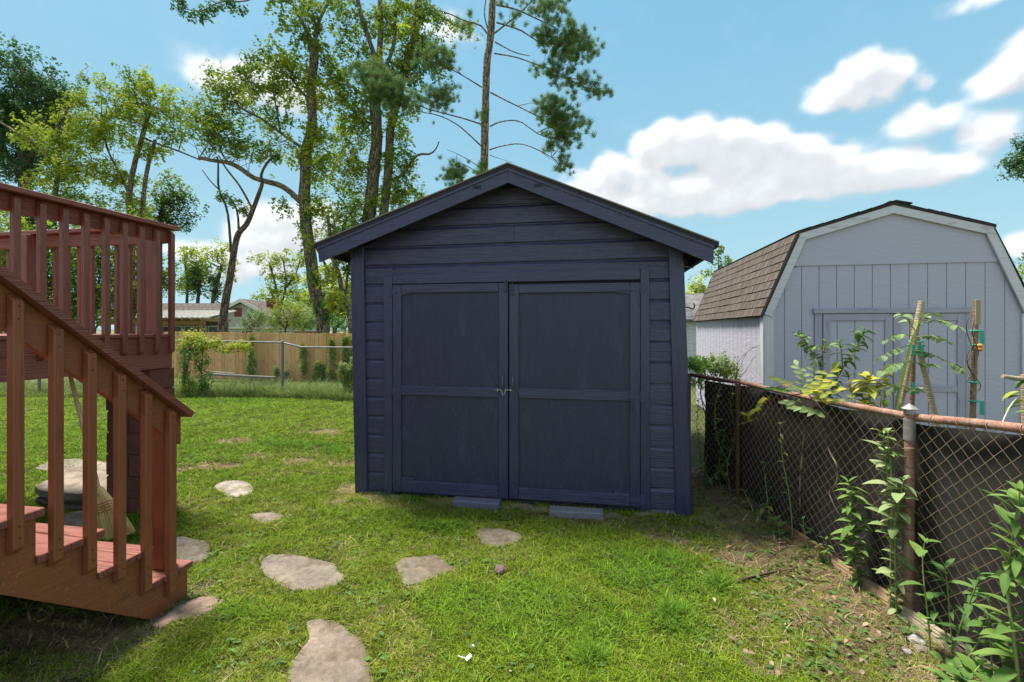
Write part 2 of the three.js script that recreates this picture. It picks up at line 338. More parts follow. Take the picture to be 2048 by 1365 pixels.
function turf(x, z) {
  const n = (fbm(x * 2.6 + 9, z * 2.6 + 4, 51, 4) - .5) * 1.1, big = fbm(x * .55, z * .55, 77, 3);
  const f = offFence(x, z);
  let dirt = blob(bare, x, z, n), dry = blob(dryS, x, z, n), lush = blob(lushS, x, z, n);
  if (f > -.2) { const k = smooth(1.15, .35, f + n * .5); dirt = Math.max(dirt, k * .62); dry = Math.max(dry, k * .75); }
  const ns = nearStone(x, z); if (ns < .1) dry = Math.max(dry, .35);
  dry = clamp(dry + smooth(.52, .72, big + n * .35) * .12);
  dirt = clamp(dirt + smooth(.63, .74, fbm(x * 4.1, z * 4.1, 91, 3)) * .35);
  lush = clamp(lush + smooth(.5, .3, big) * .35);
  return { dirt, dry: clamp(dry * (1 - .6 * lush)), lush, f, big };
}

{
  // far ground: one sheet to the horizon
  const g = new THREE.PlaneGeometry(1600, 1600, 8, 8); g.rotateX(-Math.PI / 2); g.translate(0, -0.06, -200);
  const uv = g.attributes.uv; for (let i = 0; i < uv.count; i++) uv.setXY(i, uv.getX(i) * 1600, uv.getY(i) * 1600);
  const t = tex(512, 512, (x, y) => { const a = fbm(x * 6, y * 6, 61, 5, 6, 6), f = fbm(x * 70, y * 70, 5, 2, 70, 70); return [.24 + .2 * a + .12 * f, .27 + .18 * a + .1 * f, .17 + .1 * a + .06 * f]; }, { srgb: true, tu: 7, tv: 7 });
  structure('ground', g, std({ map: t, roughness: 1 }));
  // the lawn's soil, thatch and moss
  const X0 = -19, X1 = 6, Z0 = -14, Z1 = 1.5, nx = 200, nz = 130;
  const P = [], U = [], I = [];
  for (let j = 0; j <= nz; j++) for (let i = 0; i <= nx; i++) {
    const x = mix(X0, X1, i / nx), z = mix(Z0, Z1, j / nz); const e = (i === 0 || j === 0 || i === nx || j === nz) ? -.1 : 0;
    P.push(x, lawnY(x, z) + e, z); U.push(i / nx, j / nz);
    if (i < nx && j < nz) { const a = j * (nx + 1) + i, b = a + nx + 1; I.push(a, b, a + 1, b, b + 1, a + 1); }
  }
  const lg = new THREE.BufferGeometry(); lg.setAttribute('position', new THREE.Float32BufferAttribute(P, 3)); lg.setAttribute('uv', new THREE.Float32BufferAttribute(U, 2)); lg.setIndex(I); lg.computeVertexNormals();
  const map = tex(2048, 1280, (u, v) => {
    const x = mix(X0, X1, u), z = mix(Z0, Z1, v), far = depthOf(x, z) > 13;
    if (far || lateralOf(x, z) > 4) return [.32, .34, .18];
    const t = turf(x, z), f = vnoise(x * 90, z * 90, 3), f2 = fbm(x * 28, z * 28, 6, 3);
    const s = .72 + .5 * f2 + .3 * (f - .5);
    let c = [.22 * s, .25 * s, .08 * s];                                            // moss and thatch
    const dr = clamp(t.dry + (f - .5) * .6), di = smooth(.3, .7, t.dirt + (f2 - .5) * .5);
    c = c.map((q, i) => mix(q, [.44, .37, .21][i] * s, dr * .8));
    return c.map((q, i) => mix(q, [.38, .30, .23][i] * s, di));
  }, { srgb: true });
  const lm = std({ map, roughness: 1, bumpMap: tex(1024, 1024, (x, y) => .5 * fbm(x * 40, y * 40, 71, 4, 40, 40) + .5 * fbm(x * 160, y * 160, 17, 2, 160, 160), { tu: .1, tv: .16 }), bumpScale: .012 });
  lm.bumpMap.repeat.set(12, 8);
  structure('lawn', lg, lm);
}

// ---------- stepping stones ----------
const stoneTex = tex(1024, 1024, (x, y) => { const a = fbm(x * 5, y * 5, 81, 5, 5, 5), s = fbm(x * 40, y * 40, 82, 3, 40, 40), v = vnoise(x * 200, y * 200, 8, 200, 200); const k = .66 + .3 * (a - .5) + .2 * (s - .5) + .1 * (v - .5); const st = smooth(.56, .7, fbm(x * 7, y * 9, 83, 4, 7, 9)); return [k * mix(1, .86, st), k * mix(.955, .80, st), k * mix(.91, .72, st)]; }, { srgb: true, tu: .9, tv: .9 });
const stoneBump = tex(1024, 1024, (x, y) => .5 * fbm(x * 7, y * 7, 84, 5, 7, 7) + .25 * Math.abs(vnoise(x * 9 + fbm(x * 4, y * 4, 4, 2, 4, 4), y * 5, 86, 9, 5) - .5) + .3 * fbm(x * 60, y * 60, 85, 3, 60, 60), { tu: .9, tv: .9 });
const stoneMat = (r, g, b) => std({ color: lin(r, g, b), map: stoneTex, bumpMap: stoneBump, bumpScale: .007, roughness: .92 });
function slab(poly, yBase, thick, mat, name, label, tilt = 0) {
  // rounded, uneven outline; a fan of rings gives the top its own swell
  const cx = poly.reduce((s, q) => s + q[0], 0) / poly.length, cz = poly.reduce((s, q) => s + q[1], 0) / poly.length;
  const c = new THREE.CatmullRomCurve3(poly.map((q) => new V3(q[0], 0, q[1])), true, 'catmullrom', .18), n = 90;
  const pts = c.getPoints(n).slice(0, n).map((p, i) => { const k = 1 + (vnoise(i * .9, 3, poly.length, n * .9 | 0) - .5) * .04; return [cx + (p.x - cx) * k, cz + (p.z - cz) * k]; });
  const P = [], U = [], I = [], rings = [[0, 0], [.3, 0], [.6, 0], [.9, 0], [.982, -.03], [1, -.16], [.99, -1]];
  P.push(cx, 0, cz); U.push(cx, cz);
  rings.slice(1).forEach(([s, dy]) => pts.forEach(([x, z]) => {
    const X = cx + (x - cx) * s, Z = cz + (z - cz) * s; const u = (fbm(X * 7, Z * 7, 19, 3) - .5) * .007;
    P.push(X, dy * thick + (dy > -1 ? u : 0) + tilt * (X - cx), Z); U.push(X + dy * .05, Z + dy * .05);
  }));
  for (let i = 0; i < n; i++) I.push(0, 1 + (i + 1) % n, 1 + i);
  for (let r = 0; r < rings.length - 2; r++) for (let i = 0; i < n; i++) { const a = 1 + r * n + i, b = 1 + r * n + (i + 1) % n; I.push(a, b, a + n, b, b + n, a + n); }
  const g = new THREE.BufferGeometry(); g.setAttribute('position', new THREE.Float32BufferAttribute(P, 3)); g.setAttribute('uv', new THREE.Float32BufferAttribute(U, 2)); g.setIndex(I); g.computeVertexNormals();
  if (g.attributes.normal.getY(0) < 0) { g.setIndex(I.reverse()); g.computeVertexNormals(); }
  g.translate(0, yBase + thick, 0);
  return single(name, g, mat, label, 'stone', new V3(cx, yBase, cz), name === 'stepping_stone' ? 'stepping stones set in the lawn' : undefined);
}
{
  const grey = stoneMat(.42, .385, .35), pale = stoneMat(.68, .66, .63), warm = stoneMat(.42, .37, .325), tan = stoneMat(.38, .345, .285);
  const S = (k, m, l) => slab(stonePoly[k], Math.max(...stonePoly[k].map((q) => lawnY(q[0], q[1]))) - .046, .054, m, 'stepping_stone', l);
  S('pale', pale, 'small oval whitish stepping stone, the palest one, left of the dark shed');
  S('wedge', grey, 'small triangular grey stepping stone between the pale oval and the broad one');
  S('stairfoot', grey, 'grey stepping stone beside the bottom step of the red stairs');
  S('broad', grey, 'broad rounded grey stepping stone in the middle of the lawn');
  S('kite', tan, 'tan kite-shaped stepping stone right of the broad one');
  S('doorstep', tan, 'tan stepping stone nearest the shed doors');
  S('front', warm, 'large nearest stepping stone cut by the bottom edge of the picture');
  S('stringer', stoneMat(.46, .35, .31), 'pinkish flat stone half under the foot of the stair stringer');
  // stacked slabs behind the stairs
  const st = (list, y, t, m, l) => slab(list.map(([a, b, d]) => { const p = at(a, b, d); return [p.x, p.z]; }), y, t, m, 'flat_stone', l);
  const slabG = stoneMat(.42, .38, .33);
  st([[70, 1010, 4.3], [120, 1010, 4.12], [200, 1010, 4.1], [238, 1010, 4.2], [240, 1000, 4.6], [160, 1000, 4.75], [90, 1000, 4.6]], -.02, .075, stoneMat(.34, .31, .27), 'lower stone slab of the stacked step seen between the stair balusters');
  st([[68, 1000, 4.32], [84, 1000, 4.2], [150, 1000, 4.12], [226, 1000, 4.15], [232, 980, 4.6], [180, 980, 4.95], [140, 980, 4.9], [112, 980, 4.6]], .105, .065, stoneMat(.52, .47, .42), 'upper stone slab with a dark edge, top of the stacked step behind the stairs');
  st([[86, 1005, 4.4], [130, 1005, 4.2], [215, 1005, 4.2], [222, 990, 4.6], [170, 990, 4.75], [110, 990, 4.65]], .056, .048, stoneMat(.26, .23, .2), 'thin dark stone wedged between the two stacked slabs behind the stairs');
  st([[70, 958, 5.3], [130, 958, 5.1], [220, 958, 5.1], [225, 940, 5.5], [150, 940, 5.7], [100, 945, 5.6]], -.02, .06, stoneMat(.55, .51, .46), 'flat stone slab on the grass behind the stacked step');
  st([[108, 1030, 3.78], [150, 1030, 3.65], [205, 1030, 3.7], [210, 1020, 3.95], [160, 1020, 4.05], [112, 1020, 3.95]], -.02, .06, stoneMat(.5, .47, .43), 'narrow flat stone in front of the stacked step, beside the broom');
}

// ---------- grass ----------
{
  const blade = (h, w, lean, az, twist, x, z, curl = .5) => {      // three faces, tapering and bending over
    const P = [], dx = Math.cos(az), dz = Math.sin(az), sx = -Math.sin(az + twist), sz = Math.cos(az + twist);
    const st = [[0, 1], [.5, .85], [1, .05]].map(([t, k]) => { const o = lean * h * (t * .45 + t * t * curl); return [x + dx * o, h * t * (1 - .35 * lean * t), z + dz * o, w * k * .5]; });
    const L = (s) => [s[0] - sx * s[3], s[1], s[2] - sz * s[3]], R = (s) => [s[0] + sx * s[3], s[1], s[2] + sz * s[3]];
    P.push(...L(st[0]), ...R(st[0]), ...R(st[1]), ...L(st[0]), ...R(st[1]), ...L(st[1]), ...L(st[1]), ...R(st[1]), st[2][0], st[2][1], st[2][2]);
    return P;
  };
  const tuft = (n, h, w, leanMin, leanMax, spread, seed) => { rnd = mulberry(seed); let P = []; for (let i = 0; i < n; i++) P = P.concat(blade(h * rr(.6, 1.15), w * rr(.7, 1.2), rr(leanMin, leanMax), rr(0, 6.28), rr(-.8, .8), rr(-spread, spread), rr(-spread, spread))); const g = flat(P); return g; };
  const green = [tuft(9, .056, .005, .3, 1.6, .024, 1), tuft(8, .064, .0044, .4, 1.9, .026, 2), tuft(7, .046, .006, .6, 2, .024, 3)];
  const straw = [tuft(7, .03, .003, 1.2, 3.2, .03, 4), tuft(6, .024, .003, 2, 4, .035, 5), tuft(4, .056, .0042, .7, 2.2, .03, 6)];
  const mat = new THREE.MeshPhysicalMaterial({ color: 0xffffff, roughness: .85, transmission: .3, thickness: 0, side: THREE.DoubleSide, specularIntensity: .15 });
  const strawMat = std({ color: 0xffffff, roughness: .9, side: THREE.DoubleSide });
  const lists = [[], [], []], sl = [[], [], []];
  rnd = mulberry(99);
  const Q = (tilt = .25) => new THREE.Quaternion().setFromEuler(new THREE.Euler(rr(-tilt, tilt), rr(0, 6.283), rr(-tilt, tilt)));
  const blocked = (x, z) => onStone(x, z) || (x > -2.36 && x < .87 && z < -4.2 && z > -8) || (x < -3.83 && x > -4.36 && z < -3.39 && z > -3.68) || (x > -3.8 && x < -2.46 && z > -2.43 && z < -2.19);
  const rings = [[1.75, 2.6, 4600, 1], [2.6, 3.6, 3500, 1.02], [3.6, 5, 2300, 1.12], [5, 7.5, 1150, 1.35], [7.5, 12.2, 620, 1.75]];
  for (const [d0, d1, dens, sc] of rings) {
    const half = (d) => 1.16 * d, area = 1.16 * (d1 * d1 - d0 * d0), N = Math.round(area * dens);
    for (let i = 0; i < N; i++) {
      const d = Math.sqrt(mix(d0 * d0, d1 * d1, rnd())), X = rr(-1, 1) * half(d), x = X * CP - d * SP, z = -X * SP - d * CP;
      if (X > 2.5 || d > 12.1) continue;
      const r1 = rnd(), r2 = rnd();
      if (blocked(x, z)) continue;
      const t = turf(x, z); if (t.f < .03) continue;
      const under = x < -2.3 && z > -2.6 ? .25 : 1;
      const p = new V3(x, lawnY(x, z) - .003, z);
      const clump = fbm(x * 9, z * 9, 101, 2), cover = (1 - .93 * smooth(.35, .8, t.dirt + (clump - .5) * .5)) * under * mix(.42, 1, smooth(.28, .52, clump + .25 * t.lush));
      if (r1 < cover) {
        const yl = clamp(t.dry * .7 + (clump - .5) * .55 + rr(-.2, .18)), lu = clamp(t.lush + rr(-.25, .25));
        const c = lin(mix(mix(.205, .125, lu), .29, yl), mix(mix(.315, .275, lu), .30, yl), mix(mix(.02, .022, lu), .045, yl));
        c.multiplyScalar(rr(.28, 1.25)); if (rnd() < .06) c.lerp(lin(.20, .13, .06), .7);
        const s = sc * rr(.75, 1.25) * mix(.8, 1.15, t.lush) * mix(1, .75, t.dry), k = i % 3;
        lists[k].push({ p, q: Q(), s: new V3(s, s * rr(.8, 1.15) / (sc > 1.2 ? sc * .85 : 1), s), c });
      }
      if (r2 < .03 + .26 * t.dry + .34 * t.dirt + .2 * (1 - under)) {
        const c = lin(.36, .31, .14).lerp(lin(.15, .10, .06), rnd()).multiplyScalar(rr(.6, 1.2)), s = sc * rr(.7, 1.5);
        if (i % 3 === 2 && rnd() < .85) continue;
        sl[i % 3].push({ p: new V3(x + rr(-.02, .02), p.y + .004, z + rr(-.02, .02)), q: Q(.15), s: new V3(s, s, s), c });
      }
    }
  }
  lists.forEach((l, i) => { instances(null, 'grass', green[i], mat, l, { label: ['mown green lawn grass around the stepping stones', 'longer curling lawn grass blades among the mown turf', 'short broad lawn grass blades close to the soil'][i], category: 'grass' }); });
  sl.forEach((l, i) => instances(null, 'dry_grass', straw[i], strawMat, l, { label: ['straw-coloured dead grass lying in the lawn and along the fence', 'short brown thatch lying flat on the bare soil', 'pale dry upright blades mixed through the green lawn'][i], category: 'grass' }));
  // tall unmown grass below the far fences
  rnd = mulberry(5);
  const tall = [tuft(11, .42, .012, .2, 1.1, .1, 11), tuft(10, .34, .014, .4, 1.5, .12, 12)], tl = [[], []];
  for (let i = 0; i < 3000; i++) {
    const px = rr(-60, 740), d = 11.0 + rnd() * rnd() * 3.6 + (px > 500 ? -.5 * smooth(500, 720, px) : 0), p = at(px, HORIZON, d); p.y = -.05;
    const k = fbm(p.x * .8, p.z * .8, 7, 2), s = rr(.55, 1.2) * mix(.6, 1.25, k);
    const c = lin(.14, .22, .05).lerp(lin(.34, .34, .14), rnd() * rnd()).multiplyScalar(rr(.7, 1.3));
    tl[i % 2].push({ p, q: Q(.15), s: new V3(s, s, s), c });
  }
  tl.forEach((l, i) => instances(null, 'tall_grass', tall[i], mat, l, { label: ['unmown tall grass along the far wire fence', 'arching long grass and weeds at the foot of the far fence'][i], category: 'grass' }));
  // coarse dark clumps in the lawn
  rnd = mulberry(8);
  const cl = [];
  for (const [px, py, n, sp] of [[1345, 1235, 40, 22], [1440, 1180, 34, 16], [1180, 1330, 30, 20], [1330, 1130, 26, 20], [300, 1030, 30, 18], [660, 905, 22, 16]]) for (let i = 0; i < n; i++) {
    const p = gp(px + rr(-sp, sp), py + rr(-sp, sp) * .4); p.y = lawnY(p.x, p.z); cl.push({ p, q: Q(.4), s: new V3(1, 1, 1).multiplyScalar(rr(.2, .32)), c: lin(.15, .29, .03).multiplyScalar(rr(.7, 1.3)) });
  }
  instances(null, 'grass_clump', tall[0], mat, cl, { label: 'coarse dark green grass clumps standing up from the lawn', category: 'grass' });
}

// ---------- paints ----------
const navySmudge = tex(1024, 1024, (x, y) => {      // plywood under old paint: arched grain, scuffs and pale rubbed marks
  const w = fbm(x * 3, y * 2, 201, 3, 3, 2), ar = vnoise((x + w * .35) * 34, y * 3, 202, 34, 3), f = vnoise(x * 150, y * 12, 203, 150, 12);
  const scuff = smooth(.58, .78, fbm(x * 9, y * 6, 204, 5, 9, 6)) * (.4 + .6 * vnoise(x * 70, y * 40, 205, 70, 40));
  const k = .76 + .06 * (ar - .5) + .08 * (f - .5) + .14 * scuff; return [k, k * (1 + .01 * scuff), k * (1 - .05 * scuff)];
}, { srgb: true, tu: 1.2, tv: 1.2 });
const plyB = tex(1024, 1024, (x, y) => { const w = fbm(x * 3, y * 2, 201, 3, 3, 2); return .6 * vnoise((x + w * .35) * 34, y * 3, 202, 34, 3) + .4 * vnoise(x * 150, y * 12, 203, 150, 12); }, { tu: 1.2, tv: 1.2 });
const NAVY = lin(.056, .056, .128);
const navy = std({ color: NAVY, map: T_grain, bumpMap: T_grainB, bumpScale: .003, roughness: .3 });
const navyPly = std({ color: NAVY.clone().multiplyScalar(1.02), map: navySmudge, bumpMap: plyB, bumpScale: .0025, roughness: .55 });
const navyDark = std({ color: lin(.03, .03, .045), roughness: .9 });
const iron = std({ color: NAVY.clone().multiplyScalar(.85), roughness: .5, bumpMap: T_fineB, bumpScale: .001 });
const steel = std({ color: lin(.5, .5, .52), metalness: .9, roughness: .35 });

// ================= the dark shed =================
{
  const XL = -2.33, XR = .86, XM = -.745, ZF = -4.22, ZB = -7.85, APEX = 3.124;
  const roofY = (x) => APEX - (x < XM ? .357 : .413) * Math.abs(x - XM);
  const shed = thing('garden_shed', 'dark navy painted wooden shed with double doors and a low gable roof', 'shed', new V3(XM, 0, (ZF + ZB) / 2));
  // the old frame leans a little to the left toward the corners
  const lean = (g) => { const p = g.attributes.position; for (let i = 0; i < p.count; i++) { const k = smooth(1.15, 1.6, Math.abs(p.getX(i) - XM)) * (p.getX(i) < XM ? .022 : .034); p.setX(i, p.getX(i) - k * (p.getY(i) - (p.getX(i) < XM ? 0 : 0))); } g.computeVertexNormals(); return g; };
  const add = (name, g, m = navy, parent = shed) => part(parent, name, lean(g), m);
  // inner walls
  add('wall', prism([[XL + .03, -.02], [XR - .03, -.02], [XR - .03, roofY(XR) - .1], [XM, APEX - .09], [XL + .03, roofY(XL) - .1]], ZF - .05, ZF - .02, 'z'), navyDark);
  add('wall', prism([[XL + .03, -.02], [XR - .03, -.02], [XR - .03, roofY(XR) - .1], [XM, APEX - .09], [XL + .03, roofY(XL) - .1]], ZB, ZB + .04, 'z'), navy);
  add('wall', cbox(XL + .02, XL + .05, -.02, roofY(XL) - .1, ZB + .04, ZF - .05), navy);
  add('wall', cbox(XR - .05, XR - .02, -.02, roofY(XR) - .1, ZB + .04, ZF - .05), navy);
  // drop siding: flat face, hollowed top edge that catches the sky
  const board = (y0, y1, xa, xb, clip, dz = 0) => {
    const prof = [[y0 + .0015, -.003], [y0 + .0015, .017], [y0 + .004, .019], [y1 - .037, .019], [y1 - .034, .0178], [y1 - .013, .003], [y1 - .002, .002], [y1, .002], [y1, -.003]];
    const n = 7, P = [], ends = (y) => clip ? [Math.max(xa, XM - (roofY(XM) - .075 - y) / .357), Math.min(xb, XM + (roofY(XM) - .075 - y) / .413)] : [xa, xb];
    const wv = (t, y) => (vnoise(t * 3 + y * 7, y * 3, 9) - .5) * .006;
    const q = (k, i) => { const [y, z] = prof[k], [a, b] = ends(y), t = i / n, x = mix(a, b, t); return [x, y + wv(t * (b - a) + a, y0), ZF - .019 + z + dz]; };
    for (let k = 0; k < prof.length; k++) { const k2 = (k + 1) % prof.length; for (let i = 0; i < n; i++) { const A = q(k, i), B = q(k, i + 1), C = q(k2, i + 1), D = q(k2, i); P.push(...A, ...C, ...D, ...A, ...B, ...C); } }
    for (const i of [0, n]) for (let k = 1; k < prof.length - 1; k++) P.push(...q(0, i), ...q(i ? k : k + 1, i), ...q(i ? k + 1 : k, i));
    return boxUV(flat(P), 'x');
  };
  const STEP = .1865, Y0 = 2.293;
  for (let k = 0; k < 4; k++) {
    const y0 = Y0 + k * .182, y1 = y0 + .182;
    if (k === 1) { add('siding_board', board(y0, y1, XL + .12, -.722, true)); add('siding_board', board(y0, y1, -.720, XR - .12, true)); } else add('siding_board', board(y0, y1, XL + .12, XR - .12, true));
  }
  add('siding_board', board(Y0 - STEP, Y0, XL + .13, XR - .13, false));
  for (let k = 1; k < 13; k++) {
    const y1 = Y0 - k * STEP, y0 = Math.max(-.02, y1 - STEP); if (y1 < .04) break;
    add('siding_board', board(y0, y1, XL + .13, -2.019, false)); add('siding_board', board(y0, y1, .507, XR - .13, false));
  }
  // corner boards, casing and header
  add('corner_board', cbox(XL, XL + .13, -.02, roofY(XL + .1) - .115, ZF - .03, ZF + .026, .004));
  add('corner_board', cbox(XR - .13, XR, -.03, roofY(XR - .1) - .115, ZF - .03, ZF + .026, .004));
  add('corner_board', cbox(XL - .022, XL - .001, -.02, roofY(XL) - .12, ZF - .16, ZF - .03, .003));
  add('corner_board', cbox(XR + .001, XR + .022, -.03, roofY(XR) - .12, ZF - .16, ZF - .03, .003));
  add('door_casing', cbox(-2.021, -1.938, .0, 2.178, ZF - .01, ZF + .022, .003));
  add('door_casing', cbox(.426, .51, -.03, 2.2, ZF - .01, ZF + .022, .003));
  add('door_header', cbox(-1.936, .424, 2.1, 2.196, ZF - .01, ZF + .020, .003));
  add('sill_beam', cbox(-1.93, .42, -.04, .055, ZF - .1, ZF - .022, .004), navyDark);
  // two plank-framed doors
  const door = (xa, xb, ya, yb, flip, lower) => {
    const d = part(shed, 'door', cbox(xa + .004, xb - .004, ya + .004, yb - .004, ZF - .018, ZF + .004, .002, 'x'), navyPly);
    const f0 = ZF + .0045, f1 = ZF + .024, sw = .088, e = .0015;
    const fr = (n, g) => part(d, n, g, navy);
    fr('stile', cbox(xa, xa + sw, ya, yb, f0, f1, .003)); fr('stile', cbox(xb - sw, xb, ya, yb, f0, f1, .003));
    fr('rail', cbox(xa + sw + e, xb - sw - e, yb - .082, yb, f0, f1 - .001, .003));
    fr('rail', cbox(xa + sw + e, xb - sw - e, 1.012, 1.102, f0, f1 - .001, .003));
    fr('rail', cbox(xa + sw + e, xb - sw - e, ya, ya + lower, f0, f1 - .001, .003));
    // wedge offcuts left in the corners
    const hx = flip ? xb - sw - e : xa + sw + e, s = flip ? -1 : 1;
    fr('corner_wedge', prism([[hx, yb - .083], [hx, yb - .1], [hx + s * .12, yb - .083]], f0, f1 - .003, 'z'));
    fr('corner_wedge', prism([[hx, ya + lower + .001], [hx, ya + lower + .032], [hx + s * .13, ya + lower + .032], [hx + s * .135, ya + lower + .001]], f0, f1 - .003, 'z'));
    // nail heads on the frame
    const nails = [];
    for (const x of [xa + .03, xa + .06, xb - .03, xb - .06]) for (let y = ya + .15; y < yb; y += rr(.22, .4)) { const g = new THREE.CylinderGeometry(.0045, .0045, .003, 6); g.rotateX(Math.PI / 2); g.translate(x + rr(-.008, .008), y, f1 + .001); nails.push(g); }
    part(d, 'nail_heads', merge(nails), navyDark, 'stuff');
    return { d, f1 };
  };
  rnd = mulberry(31);
  const L = door(-1.932, -.779, .062, 2.092, false, .115), R = door(-.766, .422, .068, 2.074, true, .105);
  // strap hinges: plate on the casing, tapering strap on the door, knuckles between
  const hinge = (dr, x, y, s, strap = .16) => {
    const z = dr.f1;
    const h = part(dr.d, 'hinge', prism([[x + s * .006, y - .05], [x + s * .006, y + .05], [x + s * .045, y + .05], [x + s * .045, y - .05]], z - .001, z + .005, 'z'), iron);
    part(h, 'strap', prism([[x - s * .006, y - .026], [x - s * .006, y + .026], [x - s * strap, y + .009], [x - s * (strap + .008), y], [x - s * strap, y - .009]], z + .0005, z + .006, 'z'), iron);
    for (let k = -2; k <= 2; k++) { const g = new THREE.CylinderGeometry(.007, .007, .017, 8); g.translate(x, y + k * .019, z + .004); part(h, 'knuckle', g, iron); }
    for (const [dx, dy] of [[.016, .035], [.036, .02], [.016, -.005], [.036, -.022], [.016, -.038], [-.03, 0], [-.09, 0]]) { const g = new THREE.SphereGeometry(.006, 6, 4); g.scale(1, 1, .5); g.translate(x + s * dx, y + dy, z + .004); part(h, 'screw', g, iron); }
  };
  hinge(L, -1.935, 2.02, -1, .05); hinge(L, -1.935, 1.055, -1, .16);
  hinge(R, .424, 2.02, 1, .17); hinge(R, .424, 1.055, 1, .17); hinge(R, .424, .13, 1, .16);
  // barrel bolts where the doors meet at the top
  for (const [dr, x, y] of [[L, -.80, 2.06], [R, -.735, 2.03]]) {
    const b = part(dr.d, 'bolt', merge([cbox(x - .018, x + .018, y - .06, y + .04, dr.f1 - .001, dr.f1 + .003, .001), tube([new V3(x, y - .055, dr.f1 + .009), new V3(x, y + .06, dr.f1 + .009)], [.006, .006], 6)]), iron);
    for (const k of [-.045, .0, .03]) part(b, 'bracket', cbox(x - .012, x + .012, y + k - .006, y + k + .006, dr.f1 + .003, dr.f1 + .016, .002), iron);
  }
  // pull handles
  for (const [dr, x, y] of [[L, -.825, 1.16], [R, -.728, 1.152]]) {
    const z = dr.f1; const h = part(dr.d, 'pull_handle', tube([new V3(x, y - .062, z), new V3(x, y - .055, z + .018), new V3(x, y - .02, z + .034), new V3(x, y + .02, z + .034), new V3(x, y + .055, z + .018), new V3(x, y + .062, z)], [.006, .007, .0085, .0085, .007, .006], 8, { step: .008 }), std({ color: lin(.12, .12, .17), metalness: .5, roughness: .32 }));
    for (const s of [-1, 1]) part(h, 'mount', cbox(x - .012, x + .012, y + s * .07 - .014, y + s * .07 + .014, z - .001, z + .004, .001), iron);
  }
  // hook hasp across the gap
  { const z = L.f1 + .006, y = 1.083; const h = part(L.d, 'latch', tube([new V3(-.895, y, z), new V3(-.845, y, z), new V3(-.835, y - .012, z), new V3(-.831, y - .04, z + .004), new V3(-.822, y - .045, z + .004), new V3(-.812, y - .04, z + .004), new V3(-.808, y - .012, z), new V3(-.798, y, z), new V3(-.735, y + .002, z)], Array(9).fill(.0034), 6, { step: .006 }), steel);
    for (const x of [-.875, -.80, -.75]) part(h, 'staple', cbox(x - .005, x + .005, y - .009, y + .009, z - .007, z + .006, .001), steel); }
  // roof: boards, shingles, rake and eave boards
  const slope = (s, za, zb, lift, th, x0off = 0) => { const k = s < 0 ? .357 : .413, e = s * (1.86), xe = XM + e; return prism([[XM, APEX + lift], [xe, APEX + lift - k * 1.86], [xe, APEX + lift - th - k * 1.86], [XM, APEX + lift - th]], za, zb, 'z'); };
  const roofMat = std({ color: lin(.30, .26, .22), map: T_blotch, bumpMap: T_fineB, bumpScale: .004, roughness: .95 });
  for (const s of [-1, 1]) {
    const r = add('roof_slope', slope(s, ZB - .2, ZF + .215, .012, .03), navyDark);
    part(r, 'shingle_edge', lean(slope(s, ZB - .21, ZF + .228, .024, .0115)), roofMat);
    const k = s < 0 ? .357 : .413, xe = XM + s * 1.825;
    add('rake_board', prism([[XM + s * .001, APEX - .02], [xe, APEX - .02 - k * 1.825], [xe + s * -.012, APEX - .165 - k * 1.825], [XM + s * .001, APEX - .15]], ZF + .175, ZF + .202, 'z', 'x'));
    add('rake_trim', prism([[XM + s * .001, APEX + .010 - .02], [xe, APEX + .010 - .02 - k * 1.825], [xe, APEX - .024 - .02 - k * 1.825], [XM + s * .001, APEX - .024 - .02]], ZF + .2025, ZF + .211, 'z', 'x'));
    add('purlin_end', cbox(XM + s * .28 - .045, XM + s * .28 + .03, APEX - .09 - k * .28, APEX - .062 - k * .28, ZF + .2, ZF + .2045, .001), navyDark);
    for (let j = 0; j < 6; j++) { const z = ZF + .09 - j * .7; const xa = s < 0 ? XL : XR; add('rafter_tail', prism([[xa - s * .02, roofY(xa) - .035], [xa + s * .22, roofY(xa + s * .22) - .035], [xa + s * .22, roofY(xa + s * .22) - .10], [xa - s * .02, roofY(xa) - .135]], z - .02, z + .02, 'z')); }
    for (let j = 0; j < 8; j++) { const t = .12 + j * .24; add('roof_purlin', cbox(XM + s * t - .02, XM + s * t + .02, APEX - .105 - k * t, APEX - .04 - k * t, ZB - .15, ZF + .17, .002), navyDark); }
  }
  add('ridge_cap', prism([[XM - .1, APEX + .028 - .1 * .357], [XM, APEX + .03], [XM + .1, APEX + .028 - .1 * .413], [XM + .1, APEX + .036 - .1 * .413], [XM, APEX + .042], [XM - .1, APEX + .036 - .1 * .357]], ZB - .21, ZF - .2, 'z'), roofMat);
  { const g = new THREE.SphereGeometry(.011, 8, 6); g.translate(-1.93, 2.255, ZF + .008); part(shed, 'knob', g, navyDark); }
  { const x = XR - .03, y = 1.86, z = ZF - .2; const g = tube([new V3(x, y, z), new V3(x + .05, y - .005, z), new V3(x + .085, y - .02, z), new V3(x + .10, y + .01, z), new V3(x + .09, y + .035, z)], Array(5).fill(.006), 6, { step: .01 }); part(shed, 'wall_hook', g, std({ color: lin(.02, .02, .02), roughness: .5 })); }
  // blocks at the doorway
  const blk = (px0, px1, py, d, label, m, h) => { const a = at(px0, py, d), b = at(px1, py, d - .07), c = a.clone().add(b).multiplyScalar(.5); const len = a.distanceTo(b);
    const g = cbox(-len / 2, len / 2, 0, h, -.06, .06, .007); g.rotateY(-Math.atan2(b.z - a.z, b.x - a.x)); g.translate(c.x, 0, c.z); return single('door_block', g, m, label, 'block', new V3(c.x, 0, c.z)); };
  blk(908, 1000, 1010, 4.25, 'navy painted timber block under the left shed door', std({ color: lin(.15, .15, .23), map: T_grain, roughness: .6 }), .075);
